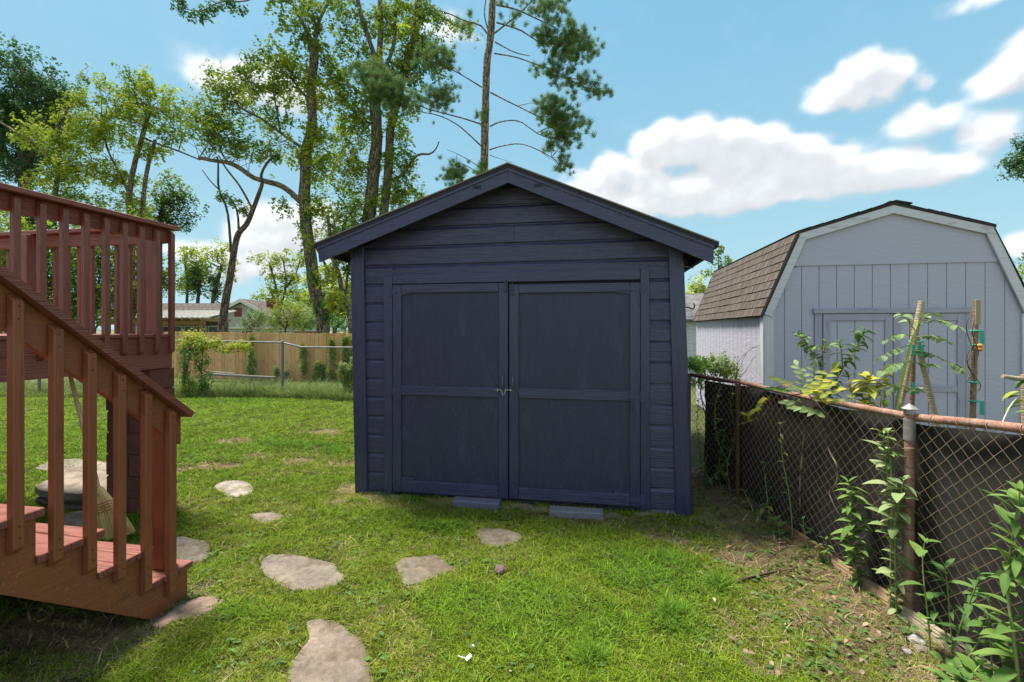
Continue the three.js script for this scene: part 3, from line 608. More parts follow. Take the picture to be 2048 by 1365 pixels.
  blk(1099, 1207, 1030, 4.02, 'weathered grey timber block under the right shed door', std({ color: lin(.22, .21, .24), map: T_grain, bumpMap: T_grainB, bumpScale: .004, roughness: .7 }), .075);
}

// ================= the grey barn-roofed shed =================
const embossB = tex(1024, 1024, (x, y) => { const w = fbm(x * 6, y * 4, 301, 4, 6, 4); return .7 * vnoise((x + w * .22) * 40, y * 8, 302, 40, 8) + .3 * vnoise(x * 120, y * 26, 303, 120, 26); }, { tu: .9, tv: .9 });
const greyPaint = std({ color: lin(.44, .425, .53), bumpMap: embossB, bumpScale: .003, roughness: .75 });
const greyTrim = std({ color: lin(.435, .42, .525), map: T_grain, bumpMap: T_grainB, bumpScale: .003, roughness: .75 });
const paleTrim = std({ color: lin(.70, .685, .76), map: T_grain, bumpMap: T_grainB, bumpScale: .002, roughness: .7 });
const shingleTex = tex(512, 512, (x, y) => { const v = vnoise(x * 170, y * 170, 311, 170, 170), a = fbm(x * 4, y * 4, 312, 3, 4, 4); return .62 + .4 * (v - .5) + .3 * (a - .5); }, { srgb: true, tu: .5, tv: .5 });
const shingleMats = [0, 1, 2, 3].map((i) => std({ color: lin(.30, .235, .20).multiplyScalar([.88, 1, 1.08, .95][i]), map: shingleTex, bumpMap: T_fineB, bumpScale: .003, roughness: .95 }));
{
  rnd = mulberry(41); fixedUV = true;
  const XL = 2.22, XR = 5.16, XM = 3.69, ZF = -6.43, ZB = -10.45, EAVE = 1.875, KX = .404, KY = 2.885, APEX = 3.2;
  const s = thing('barn_shed', 'grey barn-style shed with brown shingled roof and pale trim behind the wire fence', 'shed', new V3(XM, 0, (ZF + ZB) / 2));
  const outline = (x) => { const o = Math.min(x - XL, XR - x); return o < KX ? mix(EAVE, KY, o / KX) : mix(KY, APEX, (o - KX) / (XM - XL - KX)); };
  const P = (n, g, m = greyPaint, par = s) => part(par, n, g, m);
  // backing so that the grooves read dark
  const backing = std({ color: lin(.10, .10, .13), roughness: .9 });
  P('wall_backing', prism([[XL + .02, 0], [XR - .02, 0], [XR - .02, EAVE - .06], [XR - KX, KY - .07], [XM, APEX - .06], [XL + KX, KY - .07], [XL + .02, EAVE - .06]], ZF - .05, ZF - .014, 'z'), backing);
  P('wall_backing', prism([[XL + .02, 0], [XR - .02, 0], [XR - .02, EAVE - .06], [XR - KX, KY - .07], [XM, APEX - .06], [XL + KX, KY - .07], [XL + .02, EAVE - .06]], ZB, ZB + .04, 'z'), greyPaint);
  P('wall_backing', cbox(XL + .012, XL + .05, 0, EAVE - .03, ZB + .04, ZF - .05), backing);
  P('wall_backing', cbox(XR - .05, XR - .012, 0, EAVE - .03, ZB + .04, ZF - .05), greyPaint);
  // grooved planks on the front, each cut by the roof line
  const G = .2032, x0 = 2.46 - G * 2, gap = .007;
  for (let k = 0; k < 16; k++) {
    const a = Math.max(XL + .035, x0 + k * G + gap / 2), b = Math.min(XR - .035, x0 + (k + 1) * G - gap / 2); if (b - a < .02) continue;
    const top = (x) => Math.min(2.47, outline(x) - .06), poly = [[a, .05], [b, .05], [b, top(b)]];
    for (const x of [XL + KX, XR - KX]) if (x > a && x < b) poly.push([x, top(x)]);
    poly.push([a, top(a)]); P('siding_plank', prism(poly, ZF - .013, ZF, 'z', 'y'));
  }
  P('gable_panel', prism([[XL + .235, 2.47], [XR - .235, 2.47], [XR - KX, KY - .06], [XM, APEX - .05], [XL + KX, KY - .06]], ZF - .013, ZF + .008, 'z', 'y'));
  P('gable_band', cbox(XL + .25, XR - .24, 2.472, 2.525, ZF + .0085, ZF + .014, .002), greyPaint);
  // left wall planks
  for (let z = ZF - .1; z > ZB + .1; z -= G) P('siding_plank', cbox(XL - .002, XL + .0115, .05, EAVE - .04, Math.max(ZB, z - G + gap), z, .002, 'y'));
  // trims along the roof edge
  const edge = [[XL - .015, EAVE - .02], [XL + KX, KY], [XM, APEX], [XR - KX, KY], [XR + .015, EAVE - .02]], TW = .095;
  const inner = edge.map((e, i) => {      // mitred inner line
    const dirs = []; if (i) dirs.push([e[0] - edge[i - 1][0], e[1] - edge[i - 1][1]]); if (i < 4) dirs.push([edge[i + 1][0] - e[0], edge[i + 1][1] - e[1]]);
    const nn = dirs.map(([x, y]) => { const l = Math.hypot(x, y); return [y / l, -x / l]; }); const m = [nn.reduce((q, n) => q + n[0], 0), nn.reduce((q, n) => q + n[1], 0)], l = Math.hypot(...m), k = TW / ((m[0] * nn[0][0] + m[1] * nn[0][1]) / l);
    return [e[0] + m[0] / l * k, e[1] + m[1] / l * k]; });
  for (let i = 0; i < 4; i++) P('roof_trim', prism([edge[i], edge[i + 1], inner[i + 1], inner[i]], ZF + .0205, ZF + .045, 'z', 'x'), paleTrim);
  P('corner_trim', cbox(XL - .012, XL + .10, .02, EAVE - .03, ZF + .001, ZF + .028, .003), paleTrim); P('corner_trim', cbox(XR - .1, XR + .012, .02, EAVE - .03, ZF + .001, ZF + .028, .003), paleTrim);
  P('corner_trim', cbox(XL - .028, XL - .0125, .02, EAVE - .03, ZF - .09, ZF + .026, .003), paleTrim);
  // doors with framed panels
  P('door_header', cbox(2.79, 4.57, 1.858, 1.925, ZF + .001, ZF + .04, .003), greyTrim);
  P('door_casing', cbox(2.81, 2.895, .06, 1.857, ZF + .001, ZF + .022, .003), greyTrim); P('door_casing', cbox(4.48, 4.56, .06, 1.857, ZF + .001, ZF + .022, .003), greyTrim);
  for (const [a, b] of [[2.905, 3.688], [3.698, 4.472]]) {
    const d = P('door', cbox(a, b, .08, 1.85, ZF + .001, ZF + .006, .001), backing);
    const f0 = ZF + .0062, f1 = ZF + .03, w = .085;
    for (let x = Math.floor((a - x0) / G) * G + x0; x < b; x += G) { const p0 = Math.max(a, x + gap / 2), p1 = Math.min(b, x + G - gap / 2); if (p1 - p0 > .02) P('panel_plank', cbox(p0, p1, .085, 1.845, ZF + .0062, ZF + .014, .001, 'y'), greyPaint, d); }
    for (const [n, q] of [['stile', [a, a + w, .08, 1.85]], ['stile', [b - w, b, .08, 1.85]], ['rail', [a + w + .001, b - w - .001, 1.765, 1.85]], ['rail', [a + w + .001, b - w - .001, .885, .97]], ['rail', [a + w + .001, b - w - .001, .08, .17]]]) P(n, cbox(q[0], q[1], q[2], q[3], ZF + .0145, f1, .003), greyTrim, d);
  }
  // lower left roof slope, shingle by shingle
  const deck = P('roof_slope', prism([[XL - .03, EAVE - .055], [XL - .05, EAVE - .035], [XL + KX - .02, KY + .02], [XL + KX, KY - .02]], ZB - .05, ZF + .046, 'z'), std({ color: lin(.05, .04, .035), roughness: 1 }));
  const ang = Math.atan2(KY - EAVE + .055, KX + .03), sl = Math.hypot(KX + .03, KY - EAVE + .055), rows = 9, ex = sl / rows, tw = .303;
  const shing = (L, Wd) => cbox(0, L, -.004, .010, -Wd / 2, Wd / 2, .0015, 'z');
  const variants = [shing(ex - .015, tw - .011), shing(ex - .018, tw - .014), shing(ex - .014, tw - .010)];
  const qs = new THREE.Quaternion().setFromAxisAngle(new V3(0, 0, 1), ang + .012);
  for (let r = 0; r < rows; r++) for (let k = -1; k < 14; k++) {
    const z = ZF + .04 - tw * (k + .5) - (r % 2) * tw * .5; if (z > ZF + .046 - tw * .2 || z < ZB - .05 + tw * .3) continue;
    const q = r * ex, p = new V3(XL - .058 + Math.cos(ang) * q + rr(-.002, .002), EAVE - .042 + Math.sin(ang) * q + rr(-.003, .003), z + rr(-.002, .002));
    const m = piece(deck, 'shingle', variants[Math.floor(rr(0, 3))], shingleMats[Math.floor(rr(0, 4))], p, qs);
  }
  { // edge pieces where the running bond leaves half shingles
    const half = shing(ex - .015, tw * .47);
    for (let r = 1; r < rows; r += 2) piece(deck, 'shingle', half, shingleMats[r % 4], new V3(XL - .058 + Math.cos(ang) * r * ex, EAVE - .042 + Math.sin(ang) * r * ex, ZF + .04 - tw * .25), qs);
  }
  // upper and right slopes seen only by their edge
  const up = (x1, y1, x2, y2, name) => prism([[x1, y1], [x2, y2], [x2, y2 + .03], [x1, y1 + .03]], ZB - .06, ZF + .05, 'z');
  const dk = std({ color: lin(.09, .08, .08), map: shingleTex, roughness: .95 });
  P('roof_slope', up(XL + KX - .02, KY - .005, XM, APEX + .002), dk); P('roof_slope', up(XM, APEX + .002, XR - KX + .02, KY - .005), dk); P('roof_slope', up(XR - KX, KY - .015, XR + .05, EAVE - .05), dk);
  for (const sd of [-1, 1]) { const st = 8; for (let r = 0; r < st; r++) { const t = r / st, x = mix(XM + sd * (XM - XL - KX + .03), XM, t), y = mix(KY + .025, APEX + .034, t), w = (XM - XL - KX) / st + .05; const sa = Math.atan2(APEX - KY, XM - XL - KX); const g = cbox(0, w, 0, .008 + rr(0, .008), -2.05, 2.05, .001); g.rotateZ(sd < 0 ? sa + .03 : 0); if (sd > 0) { g.rotateZ(sa + .03); g.scale(-1, 1, 1); const ix = g.attributes.position; for (let i = 0; i < ix.count; i += 3) { for (const a of ['x', 'y', 'z']) { const A = 'get' + a.toUpperCase(), B = 'set' + a.toUpperCase(); const v = ix[A](i + 1); ix[B](i + 1, ix[A](i + 2)); ix[B](i + 2, v); } } g.computeVertexNormals(); } g.translate(x, y, (ZB + ZF) / 2); P('shingle_course', g, dk); } }
  P('ridge_cap', prism([[XM - .12, APEX + .0], [XM, APEX + .045], [XM + .2, APEX + .005], [XM + .2, APEX + .02], [XM + .02, APEX + .062], [XM - .12, APEX + .016]], ZB - .06, ZF + .055, 'z'), dk);
}

fixedUV = false;
// ================= white outbuilding glimpsed between the sheds =================
{
  const c = at(1362, 660, 14.5), x0 = c.x - 1.2, x1 = c.x + 1.5, zf = c.z, zb = c.z - 4;
  const b = thing('white_outbuilding', 'white sided outbuilding with grey roof glimpsed between the two sheds', 'building', new V3(c.x, 0, (zf + zb) / 2));
  const white = std({ color: lin(.72, .72, .70), map: T_grain, roughness: .7 });
  for (let k = 0; k < 18; k++) part(b, 'siding_board', cbox(x0, x1, -.05 + k * .115, -.05 + (k + 1) * .115 - .004, zf - .05, zf + (k % 2 ? .004 : .006), .003), white);
  part(b, 'wall', cbox(x0, x1, -.05, 2.0, zb, zf - .06), white);
  const e = 2.0; part(b, 'roof', prism([[zf + .25, e - .02], [(zf + zb) / 2, e + .95], [zb - .25, e - .02], [zb - .25, e - .1], [(zf + zb) / 2, e + .87], [zf + .25, e - .1]].map(([z, y]) => [y, z]), x0 - .2, x1 + .2, 'x'), std({ color: lin(.34, .33, .34), map: shingleTex, bumpMap: T_fineB, bumpScale: .004, roughness: .9 }));
}

// ================= deck and stairs =================
const RED = lin(.25, .072, .043);
const redWood = std({ color: RED, map: T_grain, bumpMap: T_grainB, bumpScale: .006, roughness: .48 });
const redWorn = std({ color: lin(.29, .092, .066), map: T_grain, bumpMap: T_grainB, bumpScale: .008, roughness: .5 });
const redBrown = std({ color: lin(.30, .094, .04), map: T_grain, bumpMap: T_grainB, bumpScale: .0015, roughness: .5 });
const darkHole = std({ color: lin(.02, .012, .01), roughness: .9 });
// a baluster whose ends are cut at a slant toward the yard side (face +x)
function balusterGeo(x0, x1, y0, y1, z0, z1) {
  const c = .0045, g = cbox(x0, x1, y0, y1, z0, z1, c, 'y'), p = g.attributes.position;
  for (let i = 0; i < p.count; i++) { const t = (p.getX(i) - x0) / (x1 - x0), y = p.getY(i); if (y > y1 - .01) p.setY(i, y - t * .03); else if (y < y0 + .01) p.setY(i, y + t * .03); }
  g.computeVertexNormals(); return g;
}
{
  rnd = mulberry(51);
  const st = thing('stairs', 'red-brown painted wooden stairs with balustrade coming down from the deck', 'stairs', new V3(-3.1, 0, -1.6));
  const P = (n, g, m = redBrown, par = st) => part(par, n, g, m);
  const XO = -2.46, XI = -3.80, RUN = .258, RISE = .209, Z0 = -2.435, Y0 = .22, N = 7;
  const under = (z) => (z + 2.19) * .79;
  for (const [xa, xb] of [[XO - .038, XO], [XI, XI + .038]]) {
    const zt = Z0 + N * RUN;
    const poly = [[0, -2.415], [0, -2.19], [under(zt), zt], [under(zt) + .2, zt], [.172, -2.19], [.172, -2.415]];
    const s = P('stringer', prism(poly.map(([y, z]) => [y, z]), xa, xb, 'x', 'z'));
    for (let k = 0; k < N; k++) {         // saw-tooth cleats on the stringer carry the treads
      const zt0 = Z0 + .022 + k * RUN, y = Y0 - .039 + k * RISE, zn = zt0 + RUN;
      const low = (z) => Math.max(.1735, under(z) + .1735);
      P('cleat', prism([[low(zt0) + .0005, zt0], [low(zn) + .0005, zn - .002], [y, zn - .002], [y, zt0]], xa + .0005, xb - .0005, 'x', 'z'), redBrown, s);
    }
  }
  for (let k = 0; k < N; k++) {
    const z = Z0 + k * RUN, y = Y0 + k * RISE;
    P('tread', cbox(XI - .0, XO + .022, y - .038, y, z, z + .092, .004), redWorn); P('tread', cbox(XI, XO + .022, y - .038, y - .001, z + .097, z + .189, .004), redWorn); P('tread', cbox(XI, XO + .018, y - .038, y, z + .194, z + .284, .004), redWorn);
    P('riser', cbox(XI + .04, XO - .04, k ? y - RISE + .001 : .02, y - .0385, z + .024, z + .043, .003), redWood);
  }
  P('skirt_board', prism([[-.02, -2.3], [-.02, -.67], [under(-.67) + .02, -.67], [.02, -2.19]], XI + .006, XI + .03, 'x', 'z'), redWood);
  P('newel_post', cbox(XO - .135, XO - .042, Y0 + .001, 1.16, -2.385, -2.295, .004));
  // handrail: apron inside, balusters outside, cap on top
  const SL = .835, capY = (z) => 1.163 + SL * (z + 2.39), zTop = -.66;
  P('handrail_apron', prism([[capY(-2.37) - .05, -2.37], [capY(zTop) - .05, zTop], [capY(zTop) - .225, zTop], [capY(-2.37) - .225, -2.37]], XO - .038, XO - .001, 'x', 'z'));
  P('handrail_cap', prism([[capY(-2.405) - .006, -2.405], [capY(zTop), zTop], [capY(zTop) - .049, zTop], [capY(-2.385) - .049, -2.385]], XO - .075, XO + .062, 'x', 'z'), redWood);
  for (let k = 0; k < 11; k++) {
    const z = -2.2806 + k * .1455 + rr(-.003, .003); if (z > -.75) break;
    const b = P('baluster', balusterGeo(XO + .0015, XO + .043, .085 + .82 * (z + 2.28) - (k === 1 ? .03 : 0), capY(z) - .058, z - .0205, z + .0205));
    for (const y of [capY(z) - .11, capY(z) - .165, .16 + .82 * (z + 2.28), .21 + .82 * (z + 2.28)]) { const g = new THREE.CylinderGeometry(.0035, .0035, .003, 6); g.rotateZ(Math.PI / 2); g.translate(XO + .0435, y, z + rr(-.005, .005)); P('screw', g, darkHole, b); }
  }
}
{
  rnd = mulberry(52);
  const XD = -3.85, ZD = -3.62, FL = 1.612, TOP = 2.61;
  const dk = thing('deck', 'raised red painted wooden deck with railings, left of the yard', 'deck', new V3(-5.4, 0, -1.8));
  const P = (n, g, m = redWood, par = dk) => part(par, n, g, m);
  // frame and floor
  P('rim_joist', cbox(XD - .038, XD, 1.30, FL - .032, ZD, .9, .004), redWorn); P('rim_joist', cbox(-7.2, XD - .039, 1.30, FL - .032, ZD, ZD + .038, .004), redWorn);
  for (let x = XD - .07; x > -7.2; x -= .145) P('floor_board', cbox(x - .139, x, FL - .03, FL, ZD - .015, .9, .003), redWorn);
  P('floor_board', cbox(XD - .066, XD + .014, FL - .030, FL, ZD - .015, .9, .003), redWorn);
  for (let z = ZD + .45; z < .9; z += .6) P('joist', cbox(-7.2, XD - .04, 1.33, FL - .033, z, z + .038, .003), redWood);
  // landing at the head of the stairs
  for (let z = -.66; z < .8; z += .145) P('landing_board', cbox(XD + .02, -2.46, FL - .03, FL, z, z + .139, .003), redWorn);
  P('rim_joist', cbox(XD + .02, -2.5, 1.36, FL - .031, -.66, -.622, .003)); P('rim_joist', cbox(-2.498, -2.46, 1.36, FL - .031, -.66, .8, .003));
  P('post', cbox(-2.56, -2.47, -.02, 1.359, .6, .69, .004)); P('post', cbox(-7.1, -7.0, -.02, 1.299, ZD + .05, ZD + .15, .004)); P('post', cbox(-7.1, -7.0, -.02, 1.299, .6, .7, .004)); P('post', cbox(XD - .14, XD - .05, -.02, 1.299, .6, .69, .004));
  // side railing along the stairs, then the far railing
  P('rail_apron', cbox(XD - .045, XD - .008, TOP - .16, TOP - .04, ZD + .02, .9, .003)); P('rail_cap', cbox(XD - .09, XD + .058, TOP - .038, TOP, ZD - .03, .9, .004));
  P('rail_apron', cbox(-7.2, XD - .047, TOP - .16, TOP - .04, ZD + .012, ZD + .05, .003)); P('rail_cap', cbox(-7.2, XD - .092, TOP - .038, TOP - .001, ZD - .03, ZD + .1, .004));
  P('corner_post', cbox(XD - .137, XD - .047, FL + .001, TOP - .041, ZD + .052, ZD + .142, .004));
  for (let k = 0; k < 30; k++) {
    const z = ZD + .02 + k * .145 + rr(-.004, .004); if (z > .8) break;
    const b = P('baluster', balusterGeo(XD + .0005 - .007, XD + .037, 1.425, TOP - .045, z - .02, z + .02));
    for (const y of [1.47, 1.55, TOP - .09]) { const g = new THREE.CylinderGeometry(.0035, .0035, .003, 6); g.rotateZ(Math.PI / 2); g.translate(XD + .0375, y, z + rr(-.005, .005)); P('screw', g, darkHole, b); }
  }
  for (let k = 0; k < 22; k++) { const x = XD - .2 - k * .145; if (x < -7.1) break; P('baluster', cbox(x - .02, x + .02, 1.425, TOP - .045, ZD - .031, ZD - .0005, .004)); }
  P('corner_post', cbox(-5.42, -5.33, FL + .001, TOP - .041, ZD + .052, ZD + .142, .004));
}
{ // painted block pier under the deck corner
  rnd = mulberry(53);
  const x0 = -4.34, x1 = -3.865, z0 = -3.66, z1 = -3.42; const pr = thing('block_pier', 'dark red painted concrete block pier under the deck corner', 'pier', new V3((x0 + x1) / 2, 0, (z0 + z1) / 2));
  const m = std({ color: lin(.22, .068, .045), map: T_blotch, bumpMap: T_fineB, bumpScale: .006, roughness: .8 });
  part(pr, 'mortar_core', cbox(x0 + .012, x1 - .012, -.05, 1.298, z0 + .012, z1 - .012, .002), m);
  for (let k = 0; k < 7; k++) { const y = -.06 + k * .195, j = () => rr(-.004, .004); if (k % 2) { part(pr, 'block', cbox(x0 + j(), x1 + j(), y + .005, Math.min(1.299, y + .19), z0 + j(), z1 + j(), .006), m); } else { const xm = (x0 + x1) / 2; part(pr, 'block', cbox(x0 + j(), xm - .005, y + .005, Math.min(1.299, y + .19), z0 + j(), z1 + j(), .006), m); part(pr, 'block', cbox(xm + .005, x1 + j(), y + .005, Math.min(1.299, y + .19), z0 + j(), z1 + j(), .006), m); } }
}
{ // corn broom leaning on the deck
  rnd = mulberry(54);
  const foot = gp(222, 1082), top = at(112, 640, 3.72); foot.y = .0;
  const b = thing('broom', 'corn broom with red stitching leaning behind the stairs', 'broom', foot.clone());
  const ax = top.clone().sub(foot).normalize(), f = (t) => foot.clone().addScaledVector(ax, t), L = top.distanceTo(foot);
  part(b, 'handle', tube([f(.36), f(L)], [.0155, .0145], 12), std({ color: lin(.78, .55, .32), map: T_grain, roughness: .45 }));
  const side = new V3(CP, 0, -SP), fw = side.clone().cross(ax).normalize(), sd = ax.clone().cross(fw).normalize().negate();
  const strawM = std({ color: lin(.85, .62, .25), roughness: .8 }), straws = [], prof = (t) => mix(.025, .19, Math.pow(1 - t, .8));   // half width from neck to foot
  for (let i = 0; i < 700; i++) {
    const u = rr(-1, 1), v = rr(-1, 1) * Math.sqrt(1 - u * u * .8), pt = (t, j) => f(t * .42 + .005).addScaledVector(sd, u * prof(t) + j).addScaledVector(fw, v * mix(.022, .04, 1 - t));
    const e = rr(-.012, .012), r = rr(.0014, .0026); straws.push(tube([pt(1, 0), pt(.62, 0), pt(.3, e * .3), pt(rr(-.02, .05), e)], [r, r, r, r * .6], 3, { cap: false }));
  }
  part(b, 'bristles', merge(straws), strawM, 'stuff');
  const red = std({ color: lin(.45, .05, .03), roughness: .7 });
  for (const t of [.55, .6, .65, .7]) { const pts = []; for (let k = 0; k <= 24; k++) { const a = k / 24 * Math.PI * 2; pts.push(f(t * .42 + .005 + .002 * Math.sin(k * 3)).addScaledVector(sd, Math.cos(a) * (prof(t) + .003)).addScaledVector(fw, Math.sin(a) * (mix(.022, .04, 1 - t) + .002))); } part(b, 'stitching', tube(pts, pts.map(() => .0028), 5), red); }
  part(b, 'neck', tube([f(.36), f(.385), f(.42), f(.45)], [.03, .024, .018, .013], 12), std({ color: lin(.45, .33, .16), roughness: .6 }));
}

// ================= rusty wire fence with a black screen, on the right =================
const rustTex = tex(512, 512, (x, y) => { const a = fbm(x * 6, y * 6, 401, 5, 6, 6), f = fbm(x * 50, y * 50, 402, 2, 50, 50), g = smooth(.5, .66, fbm(x * 4, y * 9, 403, 4, 4, 9)); const r = [.56 + .3 * (a - .5) + .2 * (f - .5), .42 + .26 * (a - .5) + .18 * (f - .5), .36 + .24 * (a - .5) + .14 * (f - .5)]; return r.map((q, i) => mix(q, [.6, .56, .53][i], g * .6)); }, { srgb: true, tu: .35, tv: .35 });
const rust = std({ color: lin(1, .95, .92), map: rustTex, bumpMap: T_fineB, bumpScale: .003, roughness: .8, metalness: .1 });
const rustDark = std({ color: lin(.42, .33, .27), map: rustTex, bumpMap: T_fineB, bumpScale: .003, roughness: .85, metalness: .1 });
const galv = std({ color: lin(.46, .44, .42), map: T_blotch, roughness: .5, metalness: .55 });
const wireMat = std({ color: lin(.40, .28, .17), roughness: .6, metalness: .35 });
function chainLink(a, b, h0, h1, pitch, r, sides, bulge = 0) {      // woven zigzag wires between two ground points
  const dir = b.clone().sub(a); dir.y = 0; const L = dir.length(); dir.normalize(); const nrm = new V3(-dir.z, 0, dir.x);
  const out = [], half = pitch / 2, n = Math.floor(L / half) - 1;
  for (let k = 0; k <= n; k++) {
    const pts = [], top = mix(h0, h1, k / n) - .005; let y = .02, i = 0;
    while (y < top + half * .5) {
      const s = ((i + k) % 2) ? 1 : -1, x = (k + .5) * half + s * (half * .5 + r * .3), t = clamp(x / L);
      const wob = bulge * (fbm(x * 2.3, y * 2.3, 33, 2) - .5) + bulge * .3 * Math.sin(x * 5);
      pts.push(new V3(a.x + dir.x * x + nrm.x * (wob + s * r * .7), Math.min(y, top), a.z + dir.z * x + nrm.z * (wob + s * r * .7))); y += half * rr(.985, 1.015); i++;
    }
    if (pts.length > 2) out.push(tube(pts, pts.map(() => r), sides, { cap: false }));
  }
  return merge(out);
}
{
  rnd = mulberry(61);
  const f = thing('wire_fence', 'rusty chain-link fence backed with black screen cloth along the right side', 'fence', fenceLine[2].clone());
  const P = (n, g, m, par = f, k) => part(par, n, g, m, k);
  const H = [1.235, 1.205, 1.15, 1.13, 1.13];
  // top rail in sleeved lengths
  const rp = fenceLine.map((p, i) => new V3(p.x, H[i], p.z));
  P('top_rail', tube([rp[0], rp[1], rp[2]], [.0225, .0225, .0225], 14, { step: .1 }), rust);
  P('top_rail', tube([rp[2], rp[2].clone().lerp(rp[3], .5).add(new V3(0, -.012, 0)), rp[3]], [.0215, .021, .021], 14, { step: .1 }), rust);
  P('top_rail', tube([rp[3], rp[3].clone().lerp(rp[4], .5).add(new V3(0, -.01, 0)), rp[4]], [.0205, .0205, .0205], 12, { step: .1 }), rustDark);
  // posts with caps
  const toYard = new V3(-1, 0, -.12).normalize();
  [[2, .0245, 1.17], [3, .024, 1.12], [4, .024, 1.14], [0, .0245, 1.24]].forEach(([i, r, h], k) => {
    const b = fenceLine[i].clone().addScaledVector(toYard, .034); const post = P('post', tube([new V3(b.x, -.05, b.z), new V3(b.x + .004, h * .5, b.z), new V3(b.x + .006, h, b.z)], [r, r, r], 16, { step: .15 }), k === 0 ? rust : rustDark);
    const cap = new THREE.ConeGeometry(.04, .03, 20); cap.translate(b.x + .006, h + .045, b.z); const skirt = new THREE.CylinderGeometry(r + .004, r + .004, .03, 16); skirt.translate(b.x + .006, h + .015, b.z);
    if (k === 1 || k === 2) return;
    P('cap', merge([cap, skirt]), galv, post);
    const sl = new THREE.CylinderGeometry(r + .004, r + .004, .12, 16); sl.translate(b.x + .005, h - .09, b.z); P('sleeve', sl, galv, post);
    for (const y of [h - .2, h - .45, .35]) { const ring = []; for (let q = 0; q <= 14; q++) { const t = q / 14 * Math.PI * 2; ring.push(new V3(b.x + .004 + Math.cos(t) * (r + .006), y + .01 * Math.sin(t * 1), b.z + Math.sin(t) * (r + .006))); } P('wire_tie', tube(ring, ring.map(() => .0022), 4), wireMat, post); }
  });
  // ties round the rail
  for (let i = 0; i < 12; i++) { const s = i / 12 * 3.2, seg = s < 1 ? 1 : s < 3 ? 2 : 3, t = s < 1 ? s : s < 3 ? (s - 1) / 2 : (s - 3) / .2, c = rp[seg].clone().lerp(rp[seg + 1], clamp(t)), ring = []; for (let q = 0; q <= 12; q++) { const a = q / 12 * Math.PI * 2.3; ring.push(new V3(c.x + Math.cos(a) * .026, c.y + Math.sin(a) * .026, c.z + q * .0018)); } P('wire_tie', tube(ring, ring.map(() => .002), 4), wireMat); }
  // woven wire, bay by bay, hung on the yard side
  const off = toYard.clone().multiplyScalar(.006);
  for (let i = 0; i < 4; i++) P('wire_mesh', chainLink(fenceLine[i].clone().add(off), fenceLine[i + 1].clone().add(off), H[i], H[i + 1], .082, .0017, 5, .02), wireMat, f, 'stuff');
  // black woven screen behind the wire, wrinkled and sagging
  const weaveC = tex(512, 512, (x, y) => { const w = .5 + .5 * Math.sin(x * 512 * .785) * Math.sin(y * 512 * .785), n = fbm(x * 5, y * 9, 411, 4, 5, 9), v = vnoise(x * 140, y * 260, 412, 140, 260); const k = .3 + .12 * (v - .5) + .12 * (n - .5) + .04 * w; return [k, k * .98, k * .97]; }, { srgb: true, tu: .5, tv: .5 });
  const cloth = std({ color: lin(.25, .235, .22), map: weaveC, bumpMap: T_fineB, bumpScale: .002, roughness: .85, side: THREE.DoubleSide });
  for (let i = 0; i < 4; i++) {
    const a = fenceLine[i], b = fenceLine[i + 1], L = a.distanceTo(b), nx = Math.max(6, Math.round(L / .05)), ny = 26, Pn = [], U = [], I = [], bk = toYard.clone().multiplyScalar(-.028);
    for (let q = 0; q <= nx; q++) for (let j = 0; j <= ny; j++) {
      const t = i === 3 ? mix(-.05, .8, q / nx) : mix(-.03, 1.04, q / nx), s = j / ny, x = t * L + i * 2, y = mix(.01, mix(H[i], H[i + 1], t) - .03 - .02 * vnoise(x * 5, 2, 4), s);
      const w = .02 * Math.sin(x * 9 + s * 3) * s + .018 * (fbm(x * 4, y * 2.4, 421, 3) - .5) - .012;
      Pn.push(mix(a.x, b.x, t) + bk.x - toYard.x * w * -1, y, mix(a.z, b.z, t) + bk.z + toYard.z * w); U.push(x, y);
      if (q < nx && j < ny) { const k = q * (ny + 1) + j; I.push(k, k + ny + 1, k + 1, k + 1, k + ny + 1, k + ny + 2); }
    }
    const g = new THREE.BufferGeometry(); g.setAttribute('position', new THREE.Float32BufferAttribute(Pn, 3)); g.setAttribute('uv', new THREE.Float32BufferAttribute(U, 2)); g.setIndex(I); g.computeVertexNormals();
    P('screen_cloth', g, cloth);
  }
  // rotten boards along the foot of the fence
  const wood = std({ color: lin(.40, .26, .16), map: T_grain, bumpMap: T_grainB, bumpScale: .01, roughness: .9 });
  const plank = (t0, t1, seg, label, m) => { const a = fenceLine[seg].clone().lerp(fenceLine[seg + 1], t0).addScaledVector(toYard, .05), b = fenceLine[seg].clone().lerp(fenceLine[seg + 1], t1).addScaledVector(toYard, .075), L = a.distanceTo(b); const g = cbox(-L / 2, L / 2, -.03, .075, -.018, .018, .006); g.rotateX(.25); g.rotateY(-Math.atan2(b.z - a.z, b.x - a.x)); const c = a.clone().add(b).multiplyScalar(.5); g.translate(c.x, 0, c.z); single('edging_board', g, m, label, 'board', new V3(c.x, 0, c.z)); };
  plank(.05, .98, 1, 'weathered tan edging board at the foot of the fence nearest the camera', std({ color: lin(.45, .36, .26), map: T_grain, bumpMap: T_grainB, bumpScale: .008, roughness: .9 }));
  plank(.02, .34, 2, 'rotting orange-brown edging board left of the rusty post', wood);
  plank(.36, .56, 2, 'short dark edging board half hidden by weeds at the fence', std({ color: lin(.26, .14, .08), map: T_grain, bumpMap: T_grainB, bumpScale: .01, roughness: .9 }));
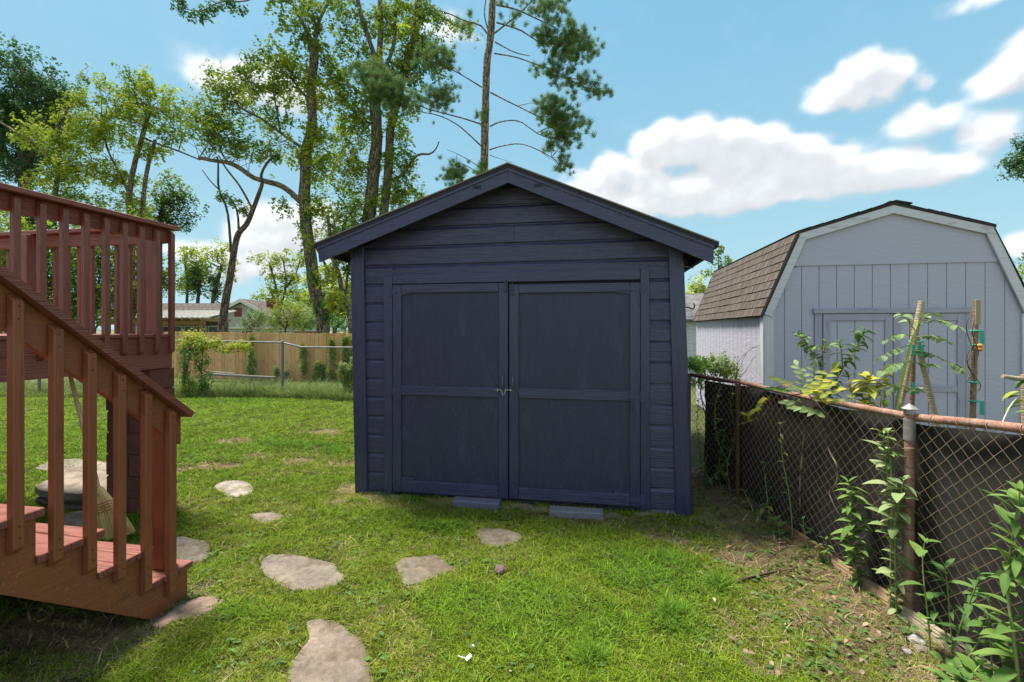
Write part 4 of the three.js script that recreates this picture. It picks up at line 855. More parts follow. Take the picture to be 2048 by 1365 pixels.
  // broken lumps of concrete round the post
  const lump = (px, py, r, label, c, seed) => { const p = gp(px, py), g = new THREE.IcosahedronGeometry(r, 3), q = g.attributes.position; for (let i = 0; i < q.count; i++) { const v = new V3().fromBufferAttribute(q, i), k = 1 + (fbm(v.x / r * 1.3 + seed, v.y / r * 1.3 + v.z / r, 5, 4) - .5) * 1.1; q.setXYZ(i, v.x * k * 1.25, v.y * k * .8, v.z * k); } g.computeVertexNormals(); g.translate(p.x, r * .45, p.z); single('concrete_lump', g, std({ color: lin(...c), map: T_blotch, bumpMap: T_fineB, bumpScale: .008, roughness: .95 }), label, 'rubble', new V3(p.x, 0, p.z)); };
  lump(1828, 1286, .035, 'white lump of broken concrete at the foot of the rusty post', [.72, .7, .66], 1); lump(1812, 1310, .024, 'small white concrete chip in front of the larger lump', [.75, .73, .7], 4); lump(1842, 1305, .026, 'tan concrete crumb right of the white lump', [.5, .42, .34], 7);
}

// ================= far galvanised fence =================
{
  rnd = mulberry(62);
  const A = (px, d) => { const p = at(px, HORIZON, d); p.y = 0; return p; };
  const pts = [A(-260, 11.9), A(78, 11.6), A(368, 11.5), A(565, 11.35), A(604, 11.2), A(760, 10.9), A(900, 10.7)], H = [1.3, 1.3, 1.38, 1.33, 1.22, 1.22, 1.2];
  const f = thing('far_wire_fence', 'low galvanised chain-link fence across the far end of the lawn', 'fence', pts[3].clone());
  const g2 = std({ color: lin(.24, .24, .25), map: T_blotch, metalness: .3, roughness: .6 });
  for (let i = 0; i < pts.length - 1; i++) { const a = pts[i].clone().setY(H[i]), b = pts[i + 1].clone().setY(H[i + 1]); part(f, 'top_rail', tube([a, b], [.021, .021], 10), g2); part(f, 'wire_mesh', chainLink(pts[i], pts[i + 1], H[i], H[i + 1], .075, .0016, 3), std({ color: lin(.3, .3, .3), metalness: .3, roughness: .6 }), 'stuff'); }
  [0, 1, 2, 3, 5].forEach((i) => { const p = pts[i]; const po = part(f, 'post', tube([p.clone().setY(-.05), p.clone().setY(H[i] + .01)], [.03, .03], 12), g2); part(po, 'cap', (() => { const c = new THREE.SphereGeometry(.034, 12, 8); c.translate(p.x, H[i] + .02, p.z); return c; })(), g2); });
  // white marker stake in the lawn
  const s = gp(76, 782); single('marker_stake', merge([cbox(s.x - .014, s.x + .014, -.02, .42, s.z - .008, s.z + .008, .003), cbox(s.x - .03, s.x + .03, .24, .42, s.z + .009, s.z + .013, .002)]), std({ color: lin(.6, .63, .66), roughness: .5 }), 'thin white marker stake standing in the grass under the deck line', 'stake', new V3(s.x, 0, s.z));
}

// ================= board fence of upright pickets =================
{
  rnd = mulberry(63);
  const a = at(330, HORIZON, 16.0), b = at(860, HORIZON, 13.6); a.y = b.y = 0; const dir = b.clone().sub(a), L = dir.length(); dir.normalize(); const yaw = -Math.atan2(dir.z, dir.x), q = new THREE.Quaternion().setFromAxisAngle(YAX, yaw), nrm = new V3(-dir.z, 0, dir.x);
  const f = thing('board_fence', 'tan wooden privacy fence of upright boards behind the far wire fence', 'fence', a.clone().lerp(b, .5));
  const Hh = 1.62; const geos = [0, 1, 2].map((i) => { const w = [.134, .137, .131][i]; return boxUV(prism([[-w / 2, 0], [w / 2, 0], [w / 2, Hh - .035], [w / 2 - .03, Hh], [-w / 2 + .03, Hh], [-w / 2, Hh - .035]], -.009, .009, 'z', 'y'), 'y'); });
  const mats = [[.86, .48, .20], [.77, .42, .16], [.88, .53, .24], [.66, .35, .13], [.82, .46, .20]].map((c) => std({ color: lin(...c), map: T_grain, bumpMap: T_grainB, bumpScale: .006, roughness: .85 }));
  let s = 0, k = 0; while (s < L) { const t = s / L, p = a.clone().lerp(b, t); p.y = mix(-.03, -.09, t) + rr(-.012, .012); p.addScaledVector(nrm, rr(-.004, .004)); const m = piece(f, 'picket', geos[k % 3], mats[Math.floor(rr(0, 5))], p, q); m.rotateZ(rr(-.006, .006)); s += .146; k++; }
  const back = nrm.clone().multiplyScalar(-.045);
  for (const y of [.25, .8, 1.35]) { const g = cbox(0, L, y - .045, y + .045, -.019, .019, .003); g.rotateY(yaw); g.translate(a.x + back.x, 0, a.z + back.z); part(f, 'rail', g, mats[3]); }
  for (let s2 = .1; s2 < L; s2 += 2.4) { const p = a.clone().addScaledVector(dir, s2).addScaledVector(back, 2.3); part(f, 'post', cbox(p.x - .045, p.x + .045, -.1, 1.5, p.z - .045, p.z + .045, .004), mats[3]); }
  // grey planks lying at its foot
  const lay = (px0, px1, py0, py1, d, label) => { const A = at(px0, py0, d), B = at(px1, py1, d - .3), c = A.clone().add(B).multiplyScalar(.5), len = A.distanceTo(B), g = cbox(-len / 2, len / 2, -.03, .03, -.1, .1, .004); g.rotateZ((B.y - A.y) / len); g.rotateY(-Math.atan2(B.z - A.z, B.x - A.x)); g.translate(c.x, c.y, c.z); single('loose_plank', g, std({ color: lin(.22, .20, .17), map: T_grain, bumpMap: T_grainB, bumpScale: .006, roughness: .9 }), label, 'plank', c.clone()); };
  lay(420, 550, 749, 756, 14.3, 'long grey plank lying at the foot of the board fence'); lay(424, 470, 745, 749, 14.6, 'short grey plank lying on top of the long one');
}

// ================= neighbour's house and patio =================
{
  rnd = mulberry(64);
  const D = 33, k = D / FOCAL, O = at(485, HORIZON, D); const toW = (dx, y, dz) => { const p = O.clone(); p.x += dx * CP + dz * -SP; p.z += -dx * SP + dz * -CP; p.y = y; return p; };   // dx right, dz away
  const h = thing('neighbour_house', 'pale sided house with brown roof, red gable vent and brick chimney beyond the fences', 'house', O.clone().setY(0));
  const turn = (g) => { g.rotateY(PSI); g.translate(O.x, 0, O.z); return g; };
  const siding = std({ color: lin(.58, .60, .57), map: T_grain, roughness: .7 }), white = std({ color: lin(.75, .75, .72), roughness: .6 }), roofM = std({ color: lin(.25, .20, .18), map: shingleTex, bumpMap: T_fineB, bumpScale: .01, roughness: .95 });
  const P = (n, g, m, par = h) => part(par, n, turn(g), m);
  const RID = 1.65 + 62 * k, EAV = 1.65 + 22 * k, GW = 2.75, ZL = 4.5;          // gable half width
  P('wall', prism([[-GW + .2, -.3], [GW - .2, -.3], [GW - .2, EAV], [0, RID - .22], [-GW + .2, EAV]], -9, -.07, 'z'), siding);
  for (let y = -.2; y < RID - .35; y += .17) { const w = y < EAV ? GW - .2 : (GW - .2) * (RID - .22 - y - .17) / (RID - .22 - EAV); if (w > .1) P('siding_board', cbox(-w, w, y, y + .165, -.069, -.035 + (Math.round(y / .17) % 2) * .008, .004), siding); }
  for (const s of [-1, 1]) {
    P('roof', prism([[0, RID], [s * GW * 1.12, mix(RID, EAV, 1.12)], [s * GW * 1.12, mix(RID, EAV, 1.12) - .12], [0, RID - .12]], -9, .3, 'z'), roofM);
    P('rake_trim', prism([[0, RID - .02], [s * GW * 1.13, mix(RID, EAV, 1.13) - .02], [s * GW * 1.13, mix(RID, EAV, 1.13) - .26], [0, RID - .26]], .301, .34, 'z'), white);
  }
  const vent = P('gable_vent', cbox(-.62, -.08, EAV + .15, EAV + .78, -.03, .0, .01), std({ color: lin(.22, .05, .04), roughness: .7 }));
  for (let i = 0; i < 5; i++) P('louvre', cbox(-.6, -.1, EAV + .2 + i * .11, EAV + .27 + i * .11, .001, .02, .004), std({ color: lin(.28, .07, .05), roughness: .7 }), vent);
  P('eave_trim', cbox(-GW + .2, GW - .3, EAV - .72, EAV - .58, -.03, .12, .01), white);
  for (const [x, w] of [[-2.0, 1.1], [-.1, .9]]) { const wi = P('window', cbox(x, x + w, EAV - 1.9, EAV - .8, -.03, .01, .01), white); P('pane', cbox(x + .07, x + w - .07, EAV - 1.83, EAV - .87, .011, .018, .003), std({ color: lin(.03, .035, .04), roughness: .12 }), wi); }
  // main range running left
  P('wall', cbox(-11, -GW + .1, -.3, EAV - .1, -6.5, -3.2, .01), siding);
  P('roof', prism([[-2.5, EAV - .25], [-5, RID - .03], [-8, EAV - .25], [-8, EAV - .4], [-5, RID - .18], [-2.5, EAV - .4]].map(([z, y]) => [y, z]), -11.4, -.2, 'x'), roofM);
  const vp = new THREE.CylinderGeometry(.11, .11, .5, 12); vp.translate(-4.7, RID + .1, -5.1); P('vent_pipe', vp, white);
  // chimney
  const brick = std({ color: lin(.30, .12, .075), map: T_blotch, bumpMap: T_fineB, bumpScale: .02, roughness: .95 });
  const ch = P('chimney', cbox(.85, 1.42, EAV - .5, 1.65 + 62 * k, -2.2, -1.6, .01), brick); P('chimney_cap', cbox(.78, 1.49, 1.65 + 62 * k, 1.65 + 67 * k, -2.27, -1.53, .02), brick, ch);
  // patio cover
  const D2 = 27, k2 = D2 / FOCAL, O2 = at(400, HORIZON, D2), pc = thing('patio_cover', 'low patio cover with ribbed pale metal roof and timber rafters beside the house', 'shelter', O2.clone().setY(0));
  const t2 = (g) => { g.rotateY(PSI); g.translate(O2.x, 0, O2.z); return g; }, Q = (n, g, m, par = pc) => part(par, n, t2(g), m);
  const metal = std({ color: lin(.62, .6, .56), map: T_blotch, roughness: .45, metalness: .2 }), timber = std({ color: lin(.36, .22, .11), map: T_grain, roughness: .85 });
  const xr = 37 * k2, yb = 1.65 + 24 * k2, yt = 1.65 + 41 * k2;
  const rf = Q('roof_sheet', prism([[1.2, yb], [-1.8, yt], [-1.8, yt - .04], [1.2, yb - .04]].map(([z, y]) => [y, z]), -5.5, xr, 'x'), metal);
  for (let x = -5.4; x < xr; x += .3) Q('rib', prism([[1.2, yb + .001], [-1.8, yt + .001], [-1.8, yt + .035], [1.2, yb + .035]].map(([z, y]) => [y, z]), x, x + .05, 'x'), metal, rf);
  Q('beam', cbox(-5.4, xr - .3, yb - .42, yb - .2, .7, .85, .01), timber);
  for (let x = -5.2; x < xr; x += .55) Q('rafter', cbox(x, x + .06, yb - .19, yb - .05, -1.5, 1.25, .005), timber);
  for (const x of [-4.8, -2, xr - .6]) Q('post', cbox(x, x + .13, -.1, yb - .42, .7, .83, .01), timber);
  Q('back_wall', cbox(-5.4, xr - .4, -.1, yb - .2, -1.6, -1.45, .01), std({ color: lin(.2, .18, .16), map: T_blotch, roughness: .9 }));
  for (let i = 0; i < 7; i++) { const x = -5 + i * .75; if (x + .65 > xr - .4) break; const w = Q('window', cbox(x, x + .68, .9, yb - .45, -1.449, -1.4, .008), std({ color: lin(.7, .7, .68), roughness: .5 })); Q('pane', cbox(x + .08, x + .6, 1.0, yb - .53, -1.399, -1.392, .002), std({ color: lin(.04, .045, .05), roughness: .12 }), w); }
  // shed roof of brick red showing over the board fence
  const O3 = at(600, HORIZON, 22); const br = thing('brick_stack', 'heap of orange bricks with pale slab just showing over the board fence', 'bricks', O3.clone().setY(0));
  const bm = [std({ color: lin(.42, .16, .09), roughness: .9 }), std({ color: lin(.36, .12, .07), roughness: .9 })]; const bg = cbox(-.11, .11, 0, .07, -.05, .05, .006);
  for (let r = 0; r < 20; r++) for (let c = 0; c < 6; c++) piece(br, 'brick', bg, bm[(r * 3 + c * 5) % 2], new V3(O3.x - .3 + c * .235 + (r % 2) * .1, r * .078, O3.z), null);
  part(br, 'slab', cbox(O3.x - 1.1, O3.x + .95, 1.56, 1.62, O3.z - .3, O3.z + .2, .01), std({ color: lin(.55, .5, .45), map: T_blotch, roughness: .9 }));
}

// ================= trees =================
const barkGrey = std({ color: lin(.46, .41, .33), map: T_bark, bumpMap: T_barkB, bumpScale: .03, roughness: .95 });
const barkBrown = std({ color: lin(.36, .28, .235), map: T_bark, bumpMap: T_barkB, bumpScale: .03, roughness: .95 });
const barkPale = std({ color: lin(.50, .44, .37), map: T_bark, bumpMap: T_barkB, bumpScale: .02, roughness: .95 });
const crownMat = leafMat(0xffffff, .5);
function spray(n, leafL, leafW, size, seed, hang = .3) {      // a twig end carrying n leaves
  rnd = mulberry(seed); const lg = leafGeo(leafW, .3, .3, 2).toNonIndexed(), out = [];
  for (let i = 0; i < n; i++) {
    const t = (i + .5) / n, p = new V3(rr(-.1, .1) * size, t * size * .8 - size * .2, rr(-.1, .1) * size), d = randDir(); d.y = d.y * .5 - hang * rnd() + .15; d.normalize();
    const g = lg.clone(), s = leafL * rr(.7, 1.2); g.scale(s, s, s); g.applyQuaternion(aim(d, rr(-.7, .7))); g.translate(p.x + d.x * .02, p.y, p.z + d.z * .02); out.push(g);
  }
  return mergeGeometries(out);
}
const sprays = [spray(8, .125, .75, .34, 601), spray(9, .11, .8, .36, 602), spray(7, .14, .7, .32, 603)];
const smallSprays = [spray(10, .07, .6, .26, 604), spray(11, .06, .65, .28, 605)];
function needleSpray(seed) { rnd = mulberry(seed); const P = []; for (let i = 0; i < 80; i++) { const d = randDir(); d.y = Math.abs(d.y) * .8 + .15; d.normalize(); const s = new V3().crossVectors(d, randDir()).normalize().multiplyScalar(.005), L = rr(.1, .2), b = new V3(rr(-.04, .04), rr(-.02, .1), rr(-.04, .04)); P.push(b.x - s.x, b.y - s.y, b.z - s.z, b.x + s.x, b.y + s.y, b.z + s.z, b.x + d.x * L, b.y + d.y * L, b.z + d.z * L); } return flat(P); }
const needles = [needleSpray(611), needleSpray(612)];
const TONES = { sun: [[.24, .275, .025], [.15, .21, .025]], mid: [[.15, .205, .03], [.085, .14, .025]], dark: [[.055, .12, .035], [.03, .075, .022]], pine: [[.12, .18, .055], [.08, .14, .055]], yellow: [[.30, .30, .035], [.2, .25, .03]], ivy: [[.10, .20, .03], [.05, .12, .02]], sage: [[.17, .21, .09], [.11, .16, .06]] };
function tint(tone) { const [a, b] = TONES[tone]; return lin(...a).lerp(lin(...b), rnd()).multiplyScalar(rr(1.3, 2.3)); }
const rq = () => new THREE.Quaternion().setFromEuler(new THREE.Euler(rr(-.7, .7), rr(0, 6.283), rr(-.7, .7)));

// stems: [width px at foot, width px at tip, [[px,py,dz?],...]]; clumps: [px, py, rx, ry, density, tone, dz]
function tree({ name, label, category = 'tree', group, d, seed, bark, stems, clumps, geos = sprays, size = 1, depth = .8, twigs = true, ground = 0, scatter = 1 }) {
  rnd = mulberry(seed);
  const conv = ([x, y, dz = 0]) => at(x, y, d + dz);
  const foot = stems.length ? conv(stems[0][2][0]) : at(clumps[0][0], HORIZON, d); foot.y = ground;
  const t = thing(name, label, category, foot, group), nodes = [];
  stems.forEach(([w0, w1, pts, skipGround], i) => {
    const P = pts.map(conv), r0 = w0 * .88 * d / FOCAL / 2, r1 = w1 * d / FOCAL / 2;
    if (i === 0 || skipGround === 'g') { const b = P[0].clone(); b.y = ground - .15; if (P[0].y - b.y > .1) P.unshift(b); }
    const R = P.map((_, k) => mix(r0, r1, k / (P.length - 1))); if (i === 0 || skipGround === 'g') R[0] *= 1.25;
    const curve = new THREE.CatmullRomCurve3(P, false, 'centripetal'), L = curve.getLength();
    part(t, i === 0 || skipGround === 'g' ? 'trunk' : 'limb', tube(P, R, r0 > .1 ? 12 : 7, { step: Math.max(.25, r0 * 1.4), rough: .22 }), bark);
    const n = Math.max(3, Math.round(L / .4)); for (let k = 0; k <= n; k++) nodes.push({ p: curve.getPoint(k / n), t: k / n });
  });
  const list = geos.map(() => []), tw = []; let li = 0;
  for (const [cx, cy, rx, ry, dens, tone, dz = 0] of clumps) {
    const c = conv([cx, cy, dz]), k = (d + dz) / FOCAL, Rx = rx * k, Ry = ry * k, Rz = Math.min(2.2, (Rx + Ry) / 2 * depth), right = new V3(CP, 0, -SP), fw = new V3(-SP, 0, -CP);
    const near = nodes.slice().sort((a, b) => a.p.distanceToSquared(c) - b.p.distanceToSquared(c)).slice(0, 6);
    const nT = Math.max(3, Math.round(rx * ry * dens / 105)), per = Math.max(3, Math.round(7.5 * scatter / Math.max(.8, size)));
    for (let i = 0; i < nT; i++) {
      const v = randDir().multiplyScalar(Math.cbrt(rr(.06, 1))), e = c.clone().addScaledVector(right, v.x * Rx).addScaledVector(fw, v.z * Rz); e.y += v.y * Ry;
      const s = near.length && twigs ? near[Math.floor(rnd() * rnd() * near.length)].p.clone() : c.clone();
      const m = s.clone().lerp(e, .55).add(new V3(rr(-.15, .15), rr(0, .3) * Math.min(1, Ry), rr(-.15, .15)));
      if (twigs && near.length) { const r0 = clamp(s.distanceTo(e) * .009, .008, .035); tw.push(tube([s, s.clone().lerp(m, .5).add(new V3(rr(-.06, .06), rr(-.02, .1), rr(-.06, .06))), m, e], [r0, r0 * .75, r0 * .5, .005], 4, { cap: false })); }
      for (let j = 0; j < per; j++) {
        const q = rr(.25, 1.06), p = s.clone().lerp(m, 1).lerp(e, (q - .25) / .8 * 1.2).add(randDir().multiplyScalar(rr(.02, .34) * size * Math.min(1.2, .4 + Rx)));
        const sc = size * .92 * rr(.65, 1.2); list[li++ % geos.length].push({ p, q: rq(), s: new V3(sc, sc, sc), c: tint(tone) });
      }
    }
  }
  if (tw.length) part(t, 'twigs', merge(tw), bark, 'stuff');
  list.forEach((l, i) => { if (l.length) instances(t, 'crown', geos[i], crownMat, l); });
  return t;
}

tree({ name: 'leaning_tree', label: 'slim bare-stemmed tree leaning right with forked thin limbs, in front of the house', d: 17, seed: 701, bark: barkBrown,
  stems: [[19, 3, [[443, 668], [451, 600], [460, 556], [467, 506], [477, 467], [492, 450], [505, 420], [518, 386], [524, 367], [522, 350], [540, 319], [560, 310]]], [6, 3, [[461, 504], [460, 478], [453, 417], [437, 378], [436, 328], [434, 314]]], [5, 2, [[477, 459], [474, 422], [466, 405], [456, 392]]], [5, 2.5, [[503, 415], [479, 372], [451, 336], [437, 311]]], [3, 1.5, [[436, 378], [420, 362], [404, 340]]]],
  clumps: [[470, 405, 16, 14, .5, 'mid'], [485, 425, 12, 8, .4, 'mid'], [440, 400, 12, 6, .3, 'mid'], [550, 315, 16, 10, .4, 'mid']], size: .8, depth: 1 });
tree({ name: 'ivy_tree', label: 'tall leaning tree with ivy on its trunk and a long limb reaching left', d: 17.5, seed: 702, bark: barkGrey,
  stems: [[31, 15, [[646, 668], [644, 630], [630, 578], [622, 523], [613, 456], [609, 411], [610, 356], [614, 293], [624, 255], [622, 176], [628, 123], [627, 88]]], [13, 7, [[607, 411], [579, 383], [560, 371], [535, 364], [507, 356], [479, 336], [457, 326], [423, 321], [398, 315]]], [10, 5, [[627, 90], [614, 64], [593, 23], [575, -14]]], [9, 4, [[628, 95], [634, 53], [660, -4], [672, -30]]], [7, 3, [[612, 300], [580, 280], [555, 262], [520, 236], [480, 215], [462, 185]]], [5, 2, [[560, 262], [552, 215], [545, 180]]], [6, 3, [[622, 205], [600, 180], [575, 150], [540, 138]]], [5, 2, [[457, 326], [440, 300], [445, 285]]], [10, 8, [[600, 395], [606, 340], [608, 290]]], [4, 1.2, [[585, 10], [540, -14], [490, 2], [440, 4], [400, 22], [362, 16]]], [4, 1.5, [[545, 180], [500, 165], [450, 150], [415, 140]]]],
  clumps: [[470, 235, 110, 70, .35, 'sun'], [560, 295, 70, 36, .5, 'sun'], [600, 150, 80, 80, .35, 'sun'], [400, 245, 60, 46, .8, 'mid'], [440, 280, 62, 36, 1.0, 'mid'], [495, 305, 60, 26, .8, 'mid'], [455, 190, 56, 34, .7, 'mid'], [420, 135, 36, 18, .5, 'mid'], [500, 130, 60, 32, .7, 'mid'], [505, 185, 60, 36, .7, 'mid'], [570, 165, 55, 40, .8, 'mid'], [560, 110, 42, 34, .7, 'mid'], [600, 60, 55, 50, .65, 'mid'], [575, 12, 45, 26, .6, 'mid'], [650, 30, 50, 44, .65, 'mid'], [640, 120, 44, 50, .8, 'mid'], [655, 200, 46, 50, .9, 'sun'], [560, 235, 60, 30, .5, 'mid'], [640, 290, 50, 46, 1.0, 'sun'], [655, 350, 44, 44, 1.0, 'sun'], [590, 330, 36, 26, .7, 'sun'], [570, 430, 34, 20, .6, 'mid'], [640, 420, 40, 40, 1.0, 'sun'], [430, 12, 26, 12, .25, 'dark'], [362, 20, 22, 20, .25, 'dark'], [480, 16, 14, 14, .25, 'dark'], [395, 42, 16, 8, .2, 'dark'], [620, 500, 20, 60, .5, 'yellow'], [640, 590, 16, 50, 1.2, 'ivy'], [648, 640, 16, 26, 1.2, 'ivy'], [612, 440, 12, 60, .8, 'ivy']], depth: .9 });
tree({ name: 'twin_trunk_tree', label: 'tall double-trunked tree with spreading limbs behind the shed roof on its left', d: 18.5, seed: 703, bark: barkGrey,
  stems: [[30, 20, [[722, 560], [736, 447], [748, 337], [753, 278], [750, 176], [757, 120]]], [20, 14, [[756, 560], [768, 420], [778, 322], [780, 264], [794, 205], [808, 146], [829, 73], [836, 10], [838, -30]], 'g'], [11, 8, [[755, 126], [741, 88], [726, 44], [713, -10]]], [13, 10, [[757, 124], [761, 73], [761, 29], [760, -20]]], [9, 6, [[770, 132], [778, 118], [788, 82], [791, 29], [793, -20]]], [8, 2, [[786, 362], [808, 346], [826, 319], [838, 309], [861, 308], [873, 296], [878, 283]]], [6, 3, [[746, 250], [715, 232], [690, 200], [672, 170]]], [5, 2, [[834, 20], [860, 20], [900, 45], [930, 60]]]],
  clumps: [[770, 150, 80, 80, .35, 'sun'], [810, 80, 90, 70, .35, 'sun'], [702, 40, 48, 50, 0.80, 'mid'], [762, 50, 46, 60, 0.69, 'mid'], [815, 40, 46, 44, 0.69, 'mid'], [868, 30, 44, 34, 0.69, 'mid'], [905, 50, 36, 26, 0.57, 'mid'], [850, 110, 56, 40, 1.03, 'mid'], [800, 170, 52, 44, 1.03, 'dark'], [850, 140, 50, 26, 0.80, 'dark'], [700, 110, 40, 40, 0.69, 'mid'], [690, 180, 44, 46, 0.92, 'mid'], [700, 280, 50, 54, 1.26, 'sun'], [690, 350, 48, 46, 1.26, 'sun'], [720, 410, 48, 40, 1.26, 'sun'], [690, 450, 44, 44, 1.03, 'mid'], [800, 340, 42, 50, 1.15, 'mid'], [790, 400, 50, 30, 1.15, 'mid'], [820, 400, 40, 20, 1.03, 'sun'], [790, 270, 38, 40, 0.80, 'sun'], [805, 230, 40, 26, 0.57, 'sun'], [735, 220, 40, 50, 0.69, 'mid'], [740, 460, 40, 30, 1.15, 'dark'], [930, 75, 26, 18, 0.46, 'sun']], depth: .9 });
tree({ name: 'curved_tree', label: 'slender pale-barked tree curving up beside the left corner of the shed', d: 16.5, seed: 704, bark: barkPale,
  stems: [[15, 6, [[702, 680], [699, 628], [686, 592], [678, 550], [668, 520], [660, 470], [655, 430]]], [7, 4, [[690, 600], [694, 560], [700, 520], [702, 470]]]],
  clumps: [[680, 470, 34, 34, 1.12, 'mid'], [660, 500, 26, 24, 0.84, 'sun'], [700, 540, 20, 30, 1.40, 'dark'], [675, 600, 30, 26, 1.12, 'yellow'], [655, 560, 30, 26, 0.84, 'yellow']], depth: 1 });
tree({ name: 'pine_tree', label: 'tall thin pine with bare lower trunk rising behind the shed ridge', d: 16, seed: 705, bark: barkPale, geos: needles,
  stems: [[19, 13, [[966, 470], [968, 343], [970, 260], [971, 205], [975, 117], [981, 73], [985, 0], [987, -40]]], [4, 2, [[982, 72], [1010, 50], [1035, 30], [1065, 0], [1080, -20]]], [4, 2, [[978, 72], [960, 50], [930, 42], [900, 28], [870, 20]]], [3.5, 2, [[976, 60], [969, 30], [972, -5]]], [3.5, 2, [[993, 45], [1040, 60], [1080, 84], [1115, 88], [1140, 84]]], [4, 2, [[993, 10], [1030, 18], [1070, 36], [1110, 55]]], [3, 1.5, [[988, 107], [1030, 114], [1065, 126], [1110, 142], [1150, 165], [1200, 190]]], [3, 1.5, [[990, 84], [1030, 105], [1060, 112]]], [3.5, 1.5, [[981, 185], [1010, 200], [1060, 225], [1095, 245]]], [3.5, 1.5, [[980, 253], [1000, 244], [1037, 242], [1080, 270], [1130, 283]]], [3, 1.2, [[978, 300], [1005, 292], [1042, 288], [1080, 302], [1110, 320], [1130, 345]]], [3, 1.4, [[964, 175], [935, 157], [905, 140], [880, 132], [850, 110]]], [3.5, 1.6, [[961, 248], [930, 238], [885, 226], [850, 216], [800, 190], [745, 150]]], [3.5, 1.6, [[962, 292], [930, 262], [915, 250], [880, 232], [830, 222]]], [2, .8, [[960, 335], [925, 313], [893, 299]]], [2, .8, [[958, 348], [930, 330], [915, 326], [895, 345]]], [1.6, .6, [[979, 310], [995, 316], [1028, 326]]]],
  clumps: [[1105, 12, 58, 22, 1.5, 'pine'], [1140, 70, 44, 20, 1.5, 'pine'], [1150, 100, 56, 26, 1.9, 'pine'], [1100, 98, 30, 26, 1.2, 'pine'], [1085, 70, 24, 14, 1, 'pine'], [1110, 148, 46, 16, 1.6, 'pine'], [1170, 175, 44, 14, 1.5, 'pine'], [1210, 186, 18, 14, 1, 'pine'], [1095, 205, 26, 18, 1.4, 'pine'], [1115, 235, 50, 26, 1.9, 'pine'], [1140, 265, 46, 24, 1.9, 'pine'], [1110, 290, 40, 16, 1.3, 'pine'], [1130, 330, 14, 26, 1.3, 'pine'], [770, 185, 50, 36, 1.8, 'pine'], [800, 205, 60, 22, 1.8, 'pine'], [880, 195, 50, 20, 1.8, 'pine'], [890, 125, 46, 16, 1.6, 'pine'], [850, 112, 40, 18, 1.2, 'pine'], [750, 150, 36, 24, 1.3, 'pine'], [905, 345, 26, 16, 1.2, 'pine'], [925, 360, 30, 14, 1.6, 'pine'], [895, 372, 24, 10, 1.4, 'pine'], [960, 345, 12, 6, 1.6, 'ivy'], [960, 235, 18, 18, .5, 'pine'], [1020, 30, 40, 20, .7, 'pine'], [930, 60, 30, 20, .6, 'pine']], size: 1.25, depth: 1, scatter: .75 });
tree({ name: 'broad_tree', label: 'big dense dark green tree at the left edge behind the deck railing', d: 25, seed: 706, bark: barkBrown,
  stems: [[34, 18, [[60, 640], [55, 500], [50, 380], [48, 260]]], [14, 6, [[52, 380], [20, 320], [-20, 270]]], [14, 6, [[50, 330], [90, 270], [120, 220]]]],
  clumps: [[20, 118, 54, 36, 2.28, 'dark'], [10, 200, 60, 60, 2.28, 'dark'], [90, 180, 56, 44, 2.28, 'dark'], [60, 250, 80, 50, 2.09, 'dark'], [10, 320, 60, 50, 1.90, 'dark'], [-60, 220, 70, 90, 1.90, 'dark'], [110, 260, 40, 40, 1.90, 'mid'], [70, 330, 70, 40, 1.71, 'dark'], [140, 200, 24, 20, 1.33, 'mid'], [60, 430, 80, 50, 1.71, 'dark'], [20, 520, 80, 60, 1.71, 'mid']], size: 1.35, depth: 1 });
tree({ name: 'yellow_green_tree', label: 'sunlit yellow-green tree with several thin grey stems above the deck rail', d: 20, seed: 707, bark: barkGrey,
  stems: [[15, 7, [[262, 640], [262, 440], [258, 400], [266, 340], [285, 270], [300, 215]]], [12, 6, [[284, 640], [284, 430], [288, 380], [296, 330], [310, 280]], 'g'], [12, 6, [[112, 640], [108, 420], [118, 320], [114, 250]], 'g'], [7, 4, [[116, 330], [80, 300], [40, 270], [0, 245]]], [6, 3, [[262, 410], [250, 370], [215, 300], [205, 250]]], [5, 3, [[285, 275], [320, 290], [350, 300], [400, 320]]]],
  clumps: [[165, 225, 66, 40, 1.36, 'sun'], [235, 190, 50, 34, 1.22, 'sun'], [270, 160, 44, 24, 0.82, 'sun'], [320, 190, 42, 36, 1.09, 'sun'], [280, 240, 60, 40, 1.36, 'sun'], [200, 270, 70, 40, 1.50, 'sun'], [120, 290, 56, 40, 1.36, 'sun'], [60, 270, 44, 36, 0.95, 'sun'], [300, 300, 44, 30, 1.36, 'sun'], [170, 340, 66, 34, 1.50, 'sun'], [230, 360, 56, 30, 1.50, 'sun'], [345, 250, 36, 36, 1.09, 'mid'], [380, 220, 30, 26, 0.95, 'mid'], [110, 370, 60, 34, 1.36, 'sun'], [240, 420, 60, 34, 1.22, 'sun'], [150, 420, 60, 34, 1.22, 'mid'], [170, 140, 20, 14, 0.54, 'mid'], [240, 140, 20, 10, 0.54, 'mid']], depth: .9 });
tree({ name: 'round_tree', label: 'rounded mid-green tree showing just right of the deck corner above the rail', d: 23, seed: 708, bark: barkBrown,
  stems: [[14, 7, [[318, 640], [318, 480], [322, 420]]]], clumps: [[335, 385, 42, 40, 1.68, 'mid'], [372, 425, 34, 26, 1.54, 'dark'], [320, 430, 44, 40, 1.68, 'mid'], [355, 450, 30, 18, 1.40, 'dark'], [395, 455, 18, 14, 1.12, 'dark']], size: 1.1 });
